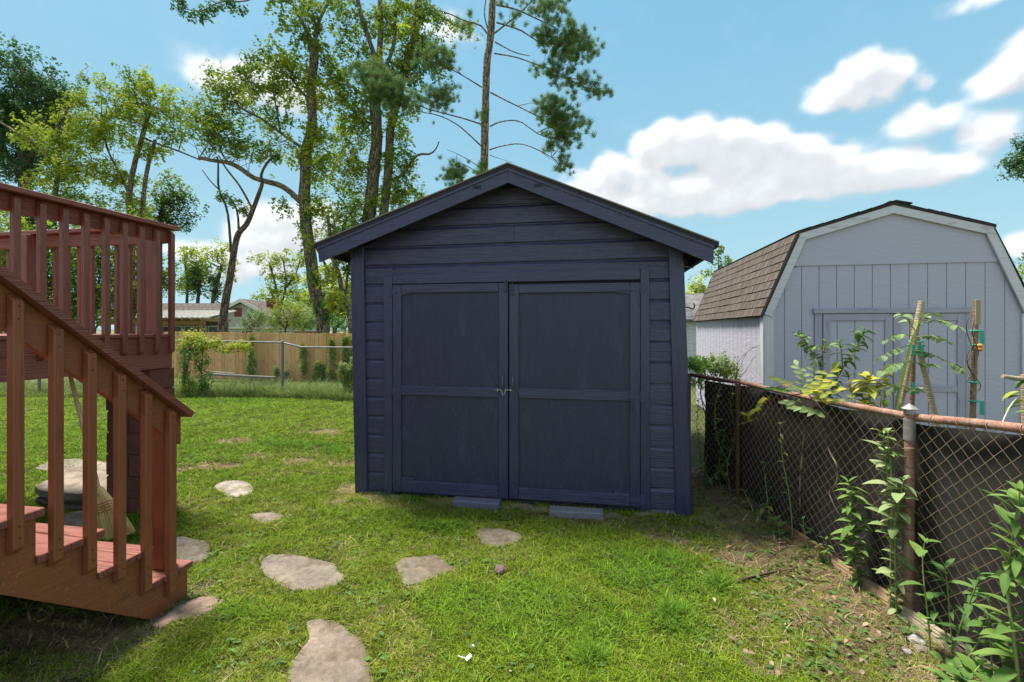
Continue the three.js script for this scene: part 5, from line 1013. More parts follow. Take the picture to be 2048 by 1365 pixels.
tree({ name: 'far_ivy_tree', label: 'distant loose tree with ivy-covered stems rising behind the house roof', d: 42, seed: 709, bark: barkBrown,
  stems: [[9, 5, [[394, 620], [398, 560], [394, 525]]], [9, 5, [[424, 610], [436, 560], [446, 520]], 'g'], [6, 3, [[372, 620], [374, 560], [368, 520]], 'g']],
  clumps: [[385, 520, 34, 22, 3.31, 'sun'], [430, 505, 40, 18, 3.06, 'sun'], [405, 545, 46, 18, 2.80, 'mid'], [455, 540, 26, 18, 2.55, 'sun'], [370, 570, 22, 30, 3.57, 'mid'], [394, 570, 9, 40, 7.65, 'dark'], [426, 575, 9, 40, 7.65, 'dark'], [470, 560, 14, 16, 1.78, 'mid']], size: 1.9, depth: .8 });
tree({ name: 'airy_tree', label: 'airy young tree with sparse yellowing leaves behind the house chimney', d: 29, seed: 710, bark: barkBrown,
  stems: [[7, 3, [[560, 640], [556, 600], [548, 560], [538, 525]]], [5, 2.5, [[560, 620], [572, 570], [566, 520]]], [4, 2, [[568, 580], [590, 550], [600, 520]]]],
  clumps: [[540, 520, 24, 12, 2.14, 'sun'], [566, 512, 26, 12, 2.14, 'sun'], [598, 525, 26, 16, 2.14, 'sun'], [545, 555, 22, 14, 1.90, 'sun'], [580, 560, 34, 18, 2.38, 'sun'], [600, 590, 26, 22, 2.38, 'sun'], [560, 590, 30, 16, 2.14, 'sun'], [505, 515, 10, 8, 1.43, 'sun']], size: 1.3 });
// understorey and shrubs beyond the board fence
const bush = (label, px, d, seed, clumps, o = {}) => tree({ name: 'shrub', label, category: 'shrub', group: 'shrubs beyond the fences', d, seed, bark: barkBrown, stems: [[4, 2, [[px, 662], [px + 4, 645], [px - 3, 630]]], [3, 1.5, [[px, 658], [px + 16, 640], [px + 24, 622]]], [3, 1.5, [[px, 658], [px - 14, 640], [px - 20, 626]]]], clumps, geos: smallSprays, ...o });
bush('sage-green rounded shrub in front of the pale house gable', 500, 20, 721, [[508, 642, 26, 16, 2.6, 'sage'], [498, 655, 30, 12, 2.6, 'sage'], [536, 640, 26, 24, 2.2, 'mid']], { size: 1.2 });
bush('wide mid-green shrub between the chimney and the ivy-clad trunk', 570, 21, 722, [[570, 630, 44, 26, 2.4, 'sun'], [600, 640, 36, 24, 2.4, 'mid'], [550, 650, 40, 16, 2.4, 'mid']], { size: 1.2 });
bush('bright green low conifer shrub left of the ivy-clad trunk', 606, 22, 723, [[604, 652, 26, 14, 4, 'ivy'], [618, 648, 18, 14, 4, 'ivy']], { size: 1.1 });
bush('bright green low conifer shrub right of the ivy-clad trunk', 672, 22, 724, [[672, 650, 24, 16, 4, 'ivy'], [688, 655, 18, 14, 4, 'ivy']], { size: 1.1 });
bush('tall pale yellow-green thicket behind the curved tree', 690, 27, 725, [[670, 590, 40, 40, 1.8, 'yellow'], [700, 620, 40, 40, 1.8, 'sun'], [640, 610, 34, 36, 1.6, 'yellow'], [610, 610, 30, 30, 1.4, 'sun'], [700, 560, 30, 30, 1.4, 'sun'], [730, 600, 40, 60, 1.6, 'sun']], { size: 1.8, geos: sprays });
bush('dense ivy-like thicket seen between the left deck balusters', 60, 19, 726, [[40, 480, 70, 60, 1.6, 'sun'], [40, 570, 80, 60, 1.8, 'sun'], [110, 520, 60, 60, 1.7, 'ivy'], [100, 620, 70, 40, 2, 'sun'], [0, 640, 60, 40, 2, 'ivy']], { size: 1.2, geos: sprays });
bush('dense leafy thicket seen between the middle deck balusters', 190, 18.5, 727, [[180, 480, 60, 50, 1.5, 'sun'], [190, 560, 66, 60, 1.6, 'ivy'], [160, 620, 60, 40, 1.6, 'mid'], [230, 610, 40, 40, 1.5, 'sun']], { size: 1.2, geos: sprays });
bush('leafy sapling thicket seen between the right deck balusters', 285, 18.5, 728, [[270, 480, 40, 50, 1.4, 'sun'], [285, 560, 40, 60, 1.5, 'sun'], [250, 600, 40, 50, 1.5, 'mid'], [330, 540, 26, 40, 1.2, 'mid']], { size: 1.2, geos: sprays });
tree({ name: 'hazy_tree', label: 'soft pale green tree filling the gap between the ivy-clad trunk and the shed roof', d: 36, seed: 741, bark: barkBrown, stems: [[9, 4, [[668, 660], [664, 580], [672, 500], [668, 440]]], [6, 3, [[666, 560], [640, 510], [622, 480]]], [6, 3, [[668, 540], [700, 490], [716, 450]]]],
  clumps: [[640, 560, 44, 36, 1.3, 'sun'], [690, 540, 40, 44, 1.3, 'sun'], [665, 490, 44, 34, 1.2, 'sun'], [700, 450, 36, 36, 1.1, 'mid'], [600, 590, 40, 30, 1.2, 'sun'], [650, 620, 60, 26, 1.4, 'yellow']], size: 1.7 });
tree({ name: 'hazy_tree', label: 'low distant tree line crown behind the chimney, left of the ivy-clad trunk', d: 38, seed: 742, bark: barkBrown, stems: [[7, 3, [[545, 660], [548, 610], [540, 575]]]], clumps: [[530, 600, 34, 16, 1.5, 'sun'], [570, 605, 40, 22, 1.5, 'sun'], [600, 620, 36, 22, 1.5, 'mid'], [500, 612, 24, 12, 1.2, 'mid']], size: 1.7 });
tree({ name: 'hazy_tree', label: 'distant leafy tree rising left of the house ridge beside the deck corner', d: 44, seed: 743, bark: barkBrown, stems: [[8, 4, [[372, 640], [374, 570], [370, 520]]]], clumps: [[372, 520, 26, 26, 1.6, 'mid'], [365, 570, 26, 30, 1.6, 'mid'], [405, 560, 34, 26, 1.4, 'sun'], [445, 575, 30, 18, 1.3, 'sun']], size: 1.9 });
// right side
tree({ name: 'far_conifer', label: 'small open conifer behind the grey shed roof beside the dark shed eave', d: 30, seed: 731, bark: barkBrown,
  stems: [[5, 1.5, [[1436, 640], [1436, 560], [1438, 498]]]], clumps: [[1438, 505, 6, 8, 1.5, 'mid'], [1434, 525, 18, 10, 1.6, 'mid'], [1440, 545, 24, 12, 1.5, 'mid'], [1420, 550, 20, 12, 1.4, 'sun'], [1460, 530, 14, 10, 1, 'mid']], size: 1.4 });
bush('golden-green bush behind the grey shed, beside the dark shed corner', 1396, 24, 732, [[1396, 578, 22, 22, 2.5, 'yellow'], [1385, 600, 20, 20, 2.5, 'yellow'], [1415, 590, 20, 20, 2, 'sun']], { size: 1.3, geos: sprays });
tree({ name: 'edge_tree', label: 'tree showing at the right edge behind the grey shed roof slope', d: 26, seed: 733, bark: barkBrown, stems: [[12, 6, [[2080, 640], [2078, 560], [2074, 520]]]], clumps: [[2055, 520, 26, 12, 1.5, 'dark'], [2060, 545, 28, 22, 1.3, 'sun'], [2090, 520, 30, 26, 1, 'mid']], size: 1.2 });
tree({ name: 'overhanging_tree', label: 'tree whose drooping leafy twig enters the right edge of the sky', d: 8.5, seed: 734, bark: barkGrey, stems: [[26, 16, [[2330, 700], [2325, 500], [2310, 330], [2290, 200]]], [8, 2, [[2312, 340], [2220, 290], [2130, 290], [2060, 310], [2035, 335]]]], clumps: [[2030, 295, 12, 10, 3, 'dark'], [2034, 325, 20, 14, 3, 'dark'], [2034, 352, 14, 10, 3, 'dark'], [2100, 300, 50, 40, 1.2, 'dark'], [2230, 200, 120, 90, .7, 'mid']], geos: smallSprays, size: .8, depth: .7 });

// ================= climbers on the far fences =================
function climber(label, d, seed, spans, tone, o = {}) {      // spans: [px, yTop, yBottom, halfwidth px]
  rnd = mulberry(seed); const f = at(spans[0][0], HORIZON, d); f.y = 0; const t = thing('ivy', label, 'ivy', f, 'climbers on the far fences'); const st = [], l = [[], []];
  for (const [px, y0, y1, hw] of spans) {
    for (let b = 0; b < 2; b++) { const pts = []; for (let k = 0; k <= 6; k++) pts.push(at(px + rr(-hw, hw) * .7, mix(y1, y0 + b * 12, k / 6), d + .03)); if (pts[0].y > 0 && !o.hang) { const g = pts[0].clone(); g.y = -.05; pts.unshift(g); } st.push(tube(pts, pts.map((_, i) => mix(.011, .004, i / pts.length)), 5, { cap: false })); }
    const n = Math.round((y1 - y0) * hw * (o.dens || .75) * 0.8);
    for (let i = 0; i < n; i++) { const v = rnd(), u = rr(-1, 1), y = mix(y0, y1, v), w = hw * mix(.45, 1.15, v) * (.5 + 1.1 * vnoise(y * .12, px, seed)); if (fbm(u * 2 + px, y * .13, seed, 3) < .48) continue; const p = at(px + u * w, y, d + rr(-.14, .02) * (o.deep || 1)); const s = rr(.5, .9) * (o.size || 1); l[i % 2].push({ p, q: rq(), s: new V3(s, s, s), c: tint(rnd() < .2 ? 'yellow' : tone) }); }
  }
  part(t, 'stem', merge(st), barkBrown, 'stuff'); l.forEach((q, i) => { if (q.length) instances(t, 'foliage', smallSprays[i], crownMat, q); });
}
climber('narrow ivy column climbing the board fence left of centre', 14.9, 801, [[502, 672, 754, 7]], 'ivy');
climber('ivy strand climbing the board fence below the dip in the wire rail', 14.45, 802, [[607, 690, 762, 7], [636, 728, 762, 14]], 'mid');
climber('ivy column on the board fence, second from the shed corner', 14.2, 803, [[664, 680, 764, 8]], 'mid');
climber('ivy column on the board fence nearest the shed corner', 14.1, 804, [[690, 674, 764, 9], [708, 680, 764, 8]], 'ivy');
climber('low weeds at the foot of the board fence beside the wire fence post', 14.5, 805, [[552, 735, 762, 10], [572, 742, 764, 8]], 'sage');
tree({ name: 'honeysuckle', label: 'thick honeysuckle mass on the wire fence beside the deck corner', category: 'climber', d: 11.25, seed: 806, bark: barkBrown, geos: smallSprays, size: .95, depth: .5,
  stems: [[3, 1.5, [[404, 785], [402, 740], [406, 700], [400, 676]]], [2, 1, [[380, 785], [372, 740], [380, 700], [372, 680]], 'g'], [2, 1, [[404, 690], [425, 692], [450, 700]]]],
  clumps: [[404, 690, 14, 16, 2.6, 'sun'], [403, 725, 9, 26, 2.8, 'ivy'], [406, 765, 11, 24, 2.6, 'ivy'], [380, 682, 26, 10, 2.8, 'yellow'], [372, 715, 12, 24, 1.8, 'ivy'], [358, 745, 12, 30, 1.5, 'mid'], [430, 690, 14, 7, 2, 'yellow'], [380, 772, 14, 14, 1.6, 'sun'], [452, 698, 10, 5, 1.5, 'sun']] });
climber('trailing honeysuckle strands hanging from the far wire rail', 11.3, 807, [[470, 690, 704, 22], [490, 684, 696, 12]], 'yellow', { dens: .5, size: .8, hang: true });
climber('pale weeds growing at the shed end of the far fence', 11.0, 808, [[690, 730, 786, 16], [706, 720, 786, 10]], 'sage', { size: .8 });

// ================= plants on and behind the right-hand fence =================
const leafShapes = { lance: [leafGeo(.34, .35, .35, 6, .8), leafGeo(.38, .3, .6, 6, .75), leafGeo(.3, .45, .15, 6, .85)], oval: [leafGeo(.5, .3, .25, 5, .9), leafGeo(.46, .35, .4, 5, .95)], broad: [leafGeo(.8, .2, .25, 5, .8), leafGeo(.72, .25, .3, 5, .85)], narrow: [leafGeo(.3, .3, .2, 4, 1), leafGeo(.34, .25, .3, 4, 1)] };
const LM = { fresh: [[.14, .25, .05], [.10, .20, .04], [.17, .28, .065]], deep: [[.09, .19, .05], [.07, .15, .04], [.12, .22, .06]], pale: [[.27, .36, .16], [.22, .31, .12], [.31, .38, .18]], gold: [[.50, .46, .06], [.40, .40, .06], [.34, .38, .06]], olive: [[.22, .25, .05], [.30, .28, .05], [.17, .22, .05]], tomato: [[.20, .29, .12], [.15, .24, .10], [.25, .34, .18]] };
for (const k in LM) LM[k] = LM[k].map((c) => leafMat(lin(...c), .35));
const stemGreen = std({ color: lin(.20, .27, .07), roughness: .7 }), stemBrown = std({ color: lin(.24, .15, .08), roughness: .85 }), vineTan = std({ color: lin(.40, .32, .24), map: T_bark, roughness: .9 });
const onF = (px, py, X = 2.2) => at(px, py, X * FOCAL / (px - 1024));
function addLeaf(t, shape, mats, p, dir, L, roll = 0, up) { const s = leafShapes[shape]; return piece(t, 'leaf', s[Math.floor(rnd() * s.length)], LM[mats][Math.floor(rnd() * LM[mats].length)], p, aim(dir, roll, up), new V3(L, L, L)); }
// upright weed: whorls of leaves up each stem
function weed({ name = 'weed', label, seed, X = 2.2, stems, L = .12, shape = 'lance', mat = 'fresh', gap = .05, stem = stemGreen, r = .005, group = 'weeds along the wire fence', pos, each = 1, top = true, t0 = .06, category = 'weed', toPt }) {
  rnd = mulberry(seed); const cv = toPt || ((q) => onF(q[0], q[1], X + (q[2] || 0)));
  const all = stems.map((s) => s.map(cv)); const f = all[0][0].clone(); f.y = Math.min(f.y, 0); const t = thing(name, label, category, new V3(f.x, 0, f.z), group);
  all.forEach((P, si) => {
    if (si === 0 && P[0].y > .0) { const g = P[0].clone(); g.y = -.02; g.x += rr(-.01, .01); if (P[0].y > .03) P.unshift(g); }
    const c = new THREE.CatmullRomCurve3(P), len = c.getLength();
    part(t, 'stem', tube(P, P.map((_, i) => r * mix(1, .45, i / (P.length - 1))), 6, { step: .03 }), stem);
    let az = rr(0, 6.28); const n = Math.max(2, Math.round(len * (1 - t0) / gap));
    for (let i = 0; i <= n; i++) {
      const u = mix(t0, 1, i / n), p = c.getPoint(u), tg = c.getTangent(u);
      for (let e = 0; e < (i === n && top ? 4 : each); e++) {
        az += (each > 1 ? 6.283 / each : 2.4) + rr(-.5, .5) + (e ? 0 : 1.1); const o = new V3(Math.cos(az), 0, Math.sin(az)); o.addScaledVector(tg, -o.dot(tg)).normalize();
        const d = o.addScaledVector(tg, i === n ? .9 : rr(-.25, .95)).normalize(); const k = L * rr(.55, 1.35) * (u < .25 ? .8 : 1) * (i === n ? .65 : 1);
        addLeaf(t, shape, mat, p, d, k, rr(-.25, .25));
      }
    }
  });
  return t;
}
weed({ label: 'leafy bright green weed with whorled leaves, left of the rusty post', seed: 901, stems: [[[1716, 1200], [1712, 1120], [1704, 1040], [1698, 965]]], L: .10, gap: .028, each: 3 });
weed({ label: 'tall pale weed against the screen just left of the rusty post', seed: 902, stems: [[[1792, 1190], [1790, 1090], [1782, 990], [1772, 930], [1768, 868]], [[1788, 1060], [1800, 1000], [1808, 960]]], L: .10, gap: .036, each: 2, mat: 'pale', shape: 'oval' });
weed({ label: 'sprout of green leaves poking through the mesh below the rail', seed: 903, stems: [[[1782, 930], [1778, 900], [1776, 868]]], L: .06, gap: .1, each: 3 });
weed({ label: 'small climbing weed hugging the right side of the rusty post', seed: 904, stems: [[[1858, 1250], [1850, 1180], [1846, 1120], [1850, 1085]]], X: 2.12, L: .085, gap: .07, shape: 'oval' });
weed({ label: 'spreading weed bush right of the rusty post', seed: 905, X: 2.17, stems: [[[1905, 1300], [1900, 1230], [1895, 1170], [1890, 1135]], [[1906, 1300], [1930, 1230], [1950, 1180], [1960, 1150]], [[1903, 1290], [1880, 1240], [1862, 1200]], [[1930, 1330], [1960, 1280], [1975, 1240]]], L: .085, gap: .06, each: 2, shape: 'lance', mat: 'deep' });
weed({ label: 'large leafy weed with thick stem at the right edge', seed: 906, X: 2.1, stems: [[[2040, 1400], [2030, 1290], [2016, 1180], [2022, 1100], [2034, 1030], [2040, 985]], [[2018, 1150], [2036, 1120], [2056, 1090]]], L: .105, gap: .04, each: 2, r: .008, shape: 'lance' });
weed({ label: 'second leafy weed shoot beside the right edge', seed: 907, X: 2.16, stems: [[[1985, 1370], [1982, 1290], [1976, 1230]], [[2000, 1380], [2010, 1310], [2004, 1250]]], L: .1, gap: .05, each: 2, shape: 'oval' });
weed({ label: 'thin upright weed with drying leaves on the middle of the screen', seed: 908, stems: [[[1584, 1040], [1577, 980], [1566, 920], [1560, 850]]], L: .07, gap: .06, mat: 'olive' });
weed({ label: 'small green weed beside the thin drying one on the screen', seed: 909, stems: [[[1540, 1040], [1534, 990], [1528, 930]]], L: .08, gap: .055, shape: 'oval', mat: 'deep' });
weed({ label: 'low bright weed at the foot of the fence below the drying weed', seed: 910, X: 2.1, stems: [[[1560, 1075], [1558, 1060], [1552, 1042]]], L: .11, gap: .04, each: 3, t0: .2, shape: 'oval' });
weed({ label: 'small weed growing from the fence foot near the orange board', seed: 911, stems: [[[1620, 1110], [1612, 1080], [1606, 1040]]], L: .07, gap: .045, each: 2, mat: 'deep' });
weed({ label: 'bushy little weed left of the tall whorled one', seed: 912, stems: [[[1660, 1150], [1656, 1110], [1652, 1080]], [[1660, 1140], [1646, 1110], [1640, 1092]]], L: .08, gap: .04, each: 2 });
weed({ label: 'creeping weed at the fence foot right of the dark shed', seed: 913, X: 2.15, stems: [[[1508, 1030], [1502, 1010], [1490, 985]], [[1510, 1032], [1524, 1018], [1536, 1012]]], L: .075, gap: .05, shape: 'oval', mat: 'olive' });
weed({ label: 'leafy creeper low on the fence between the far posts', seed: 914, X: 2.16, stems: [[[1440, 965], [1438, 930], [1445, 890], [1452, 850]], [[1446, 960], [1462, 930], [1466, 905]]], L: .075, gap: .05, each: 2, shape: 'oval', mat: 'deep', toPt: (q) => at(q[0], q[1], 4.75) });
weed({ label: 'tangle of small leaves climbing the far end of the screen', seed: 918, stems: [[[1462, 990], [1455, 930], [1470, 870], [1462, 800], [1476, 770]], [[1458, 930], [1436, 880], [1430, 820], [1440, 775]], [[1466, 900], [1484, 850], [1494, 800]]], L: .055, gap: .024, each: 1, shape: 'oval', mat: 'olive', toPt: (q) => at(q[0], q[1], 4.62) });
weed({ label: 'leafy shoots between the dark shed corner and the far fence post', seed: 919, stems: [[[1402, 950], [1400, 900], [1394, 850], [1398, 800]], [[1408, 950], [1416, 900], [1424, 860]]], L: .06, gap: .025, each: 1, shape: 'oval', mat: 'fresh', toPt: (q) => at(q[0], q[1], 5.05) });
weed({ label: 'ground weeds in the shade beside the far fence post', seed: 915, stems: [[[1415, 960], [1412, 940], [1404, 925]], [[1420, 962], [1436, 945], [1446, 938]]], L: .09, gap: .045, each: 2, shape: 'oval', mat: 'deep', toPt: (q) => at(q[0], q[1], 4.7) });
weed({ label: 'three-leaved ground plant at the bottom right corner', seed: 916, stems: [[[1930, 1372], [1925, 1352], [1915, 1338]], [[1936, 1374], [1950, 1345], [1962, 1330]], [[1925, 1370], [1905, 1365], [1890, 1360]]], L: .08, gap: .1, each: 3, shape: 'broad', toPt: (q) => at(q[0], q[1], 2.02) });
weed({ label: 'ivy-like ground leaves in front of the rusty post', seed: 917, X: 2.12, stems: [[[1800, 1280], [1796, 1262], [1788, 1250]], [[1804, 1276], [1815, 1262], [1822, 1252]]], L: .06, gap: .05, each: 2, shape: 'broad', mat: 'deep' });

// shoots behind the fence, above the rail
const beh = (d) => (q) => at(q[0], q[1], d + (q[2] || 0));
weed({ name: 'sapling', label: 'young fruit-tree sapling with fresh leaves in front of the grey shed door', category: 'sapling', group: 'saplings behind the fence', seed: 920, toPt: beh(3.7), stems: [[[1650, 830], [1668, 775], [1690, 730], [1712, 695], [1730, 662]], [[1686, 738], [1684, 710], [1680, 684]]], L: .078, gap: .017, each: 1, shape: 'oval', stem: stemBrown, r: .006, t0: .25 });
weed({ name: 'sapling', label: 'sapling with arching darker twigs left of the fresh one', category: 'sapling', group: 'saplings behind the fence', seed: 921, toPt: beh(3.75), stems: [[[1652, 830], [1648, 760], [1636, 722], [1618, 696], [1596, 668]], [[1640, 730], [1648, 700], [1652, 684]]], L: .072, gap: .018, each: 1, shape: 'oval', mat: 'fresh', stem: stemBrown, r: .006, t0: .35 });
weed({ name: 'sapling', label: 'low leafy shoots along the rail between sapling and stakes', category: 'sapling', group: 'saplings behind the fence', seed: 922, toPt: beh(3.55), stems: [[[1730, 830], [1734, 780], [1732, 752]], [[1700, 830], [1702, 800], [1710, 785]], [[1760, 830], [1764, 790], [1770, 775]]], L: .11, gap: .05, each: 2, shape: 'lance', mat: 'olive', t0: .3 });
weed({ name: 'pepper_plant', label: 'green pepper plant with drooping yellowing leaves beside the bamboo stakes', category: 'plant', group: null, seed: 923, toPt: beh(3.4), stems: [[[1742, 840], [1740, 780], [1736, 758]], [[1741, 800], [1760, 762], [1778, 752]]], L: .12, gap: .07, each: 2, shape: 'oval', mat: 'gold', t0: .4 });
{ // tomato vine tied to the bamboo
  rnd = mulberry(924); const P = (x, y, d = 3.42) => at(x, y, d); const f = P(1795, 820); f.y = 0; const t = thing('tomato_vine', 'tomato vine with curling grey-green leaves tied to the bamboo stakes', 'vine', f);
  part(t, 'stem', tube([f.clone(), P(1793, 825), P(1802, 772), P(1812, 730), P(1822, 690), P(1832, 660), P(1838, 640)], [.011, .011, .011, .01, .009, .007, .005], 8, { step: .04 }), std({ color: lin(.33, .42, .10), roughness: .6 }));
  const rachis = [[[1832, 662], [1815, 640], [1800, 625]], [[1834, 655], [1852, 632], [1870, 628]], [[1836, 650], [1880, 640], [1922, 656]], [[1828, 672], [1800, 670], [1770, 684]], [[1830, 675], [1865, 672], [1900, 685]], [[1822, 690], [1790, 700], [1752, 722]], [[1820, 700], [1850, 705], [1880, 716]], [[1815, 728], [1790, 728], [1765, 745]], [[1816, 722], [1850, 728], [1872, 730]], [[1880, 716], [1905, 728], [1920, 738]], [[1806, 760], [1790, 775], [1775, 790]], [[1803, 770], [1826, 780], [1840, 775]]];
  for (const r of rachis) { const q = r.map(([x, y], i) => P(x, y, 3.42 + i * rr(-.06, .06))); const c = new THREE.CatmullRomCurve3(q); part(t, 'leaf_stalk', tube(q, [.004, .003, .002], 5, { step: .03 }), stemGreen); for (let i = 0; i < 9; i++) { const u = .35 + i / 9 * .65, p = c.getPoint(u), tg = c.getTangent(u), s = i % 2 ? 1 : -1, o = new V3().crossVectors(tg, YAX).normalize().multiplyScalar(s).addScaledVector(tg, .5); o.y -= .25; addLeaf(t, 'broad', rnd() < .15 ? 'pale' : 'tomato', p, i === 8 ? tg : o.normalize(), rr(.045, .072), rr(-.4, .4)); } }
  const fr = new THREE.SphereGeometry(.026, 14, 10); fr.scale(.9, 1.15, .9); const fp = P(1772, 806, 3.38); fr.translate(fp.x, fp.y, fp.z); part(t, 'green_tomato', fr, std({ color: lin(.32, .42, .06), roughness: .35 }));
}
// bamboo canes
const caneMat = std({ color: lin(.44, .34, .23), map: T_grain, bumpMap: T_grainB, bumpScale: .004, roughness: .7 }), caneDark = std({ color: lin(.30, .20, .12), map: T_grain, bumpMap: T_grainB, bumpScale: .004, roughness: .75 }), tieMat = std({ color: lin(.02, .34, .25), roughness: .45, side: THREE.DoubleSide });
function cane(t, a, b, r, m, nodes) {      // from a (top) through b down to the soil
  const d = b.clone().sub(a).normalize(), foot = a.clone().addScaledVector(d, -a.y / d.y), L = a.distanceTo(foot), pts = [], R = []; for (let i = 0; i <= 60; i++) { const s = i / 60 * L; pts.push(a.clone().addScaledVector(d, s)); const n = Math.abs((s + .07) % nodes - nodes / 2); R.push(r * (n > nodes / 2 - L / 60 * .6 ? 1.13 : 1)); }
  part(t, 'cane', tube(pts, R, 12), m); return foot;
}
{
  rnd = mulberry(930); const T = thing('bamboo_tripod', 'three bamboo canes tied into a tripod with green tape', 'stakes', (() => { const p = at(1832, 700, 3.6); p.y = 0; return p; })());
  cane(T, at(1844, 603, 3.5), at(1800, 815, 3.5), .021, caneMat, .36); cane(T, at(1828, 640, 3.62), at(1824, 820, 3.66), .019, caneDark, .33); cane(T, at(1826, 645, 3.56), at(1868, 820, 3.5), .019, caneMat, .34);
  for (const [px, py, w] of [[1833, 684, .045], [1834, 692, .05], [1832, 698, .045]]) { const c = at(px, py, 3.55), ring = []; for (let k = 0; k <= 16; k++) { const a = k / 16 * 6.283; ring.push(new V3(c.x + Math.cos(a) * w, c.y + Math.sin(a * 2) * .006, c.z + Math.sin(a) * w)); } part(T, 'tie', tube(ring, ring.map(() => .006), 5), tieMat); }
  for (const [px, py, h] of [[1828, 690, .08], [1845, 690, .09], [1826, 765, .09]]) { const c = at(px, py, 3.47); part(T, 'tie_end', cbox(c.x - .012, c.x + .012, c.y - h, c.y, c.z - .0015, c.z + .0015, .0005), tieMat); }
  const S = thing('bamboo_stake', 'single split bamboo stake with green ties and an orange tag', 'stake', (() => { const p = at(1950, 700, 3.3); p.y = 0; return p; })());
  cane(S, at(1953, 602, 3.3), at(1946, 835, 3.32), .017, caneDark, .3);
  part(S, 'split_face', cbox(...(() => { const p = at(1955, 600, 3.27), q = at(1953, 650, 3.27); return [p.x - .012, p.x + .02, q.y, p.y, p.z - .004, p.z + .004]; })(), .002), caneMat);
  for (const [py, dx] of [[662, 14], [690, 4], [765, 2], [803, 14]]) { const c = at(1950, py, 3.31), ring = []; for (let k = 0; k <= 14; k++) { const a = k / 14 * 6.283; ring.push(new V3(c.x + Math.cos(a) * .027, c.y, c.z + Math.sin(a) * .027)); } const tie = part(S, 'tie', tube(ring, ring.map(() => .006), 5), tieMat); if (dx > 5) { const e = at(1950 + dx, py, 3.28); part(tie, 'tie_end', cbox(e.x - .012, e.x + .016, e.y - .1, e.y, e.z - .001, e.z + .001, .0005), tieMat); } }
  for (const y of [692, 699]) { const g = new THREE.SphereGeometry(.016, 10, 8), p = at(1961, y, 3.26); g.translate(p.x, p.y, p.z); part(S, 'tag', g, std({ color: lin(.6, .26, .05), roughness: .5 })); }
  const dv = []; for (let i = 0; i < 5; i++) { const y0 = rr(620, 720); dv.push(tube([at(1948 + rr(-4, 4), y0, 3.27), at(1940 + rr(-8, 16), y0 + 35, 3.25), at(1948 + rr(-10, 16), y0 + 80, 3.27), at(1938 + rr(-8, 6), y0 + 105, 3.26)], [.003, .003, .0025, .002], 4, { step: .04 })); } part(S, 'dead_vine', merge(dv), vineTan);
  const E = thing('garden_stake', 'weathered stake with yellowing leaves at the right edge above the rail', 'stake', (() => { const p = at(2056, 700, 2.9); p.y = 0; return p; })());
  cane(E, at(2052, 750, 2.9), at(2054, 850, 2.9), .024, caneMat, .3); part(E, 'crossbar', tube([at(2006, 753, 2.86), at(2030, 757, 2.86), at(2070, 760, 2.86)], [.012, .014, .014], 8), caneMat);
  rnd = mulberry(931); for (const [px, py, m] of [[2028, 783, 'gold'], [2036, 790, 'olive'], [2022, 792, 'olive'], [2040, 800, 'gold'], [2030, 812, 'fresh'], [2044, 824, 'fresh'], [2040, 762, 'fresh']]) addLeaf(E, 'oval', m, at(px + 14, py, 2.86), new V3(-CP + rr(-.3, .3), rr(-.3, .2), rr(-.3, .4)).normalize(), rr(.07, .11));
  part(E, 'leaf_stalk', tube([at(2004, 850, 2.8), at(2020, 815, 2.83), at(2044, 785, 2.86)], [.004, .004, .003], 5, { step: .03 }), std({ color: lin(.5, .5, .35), roughness: .6 }));
}
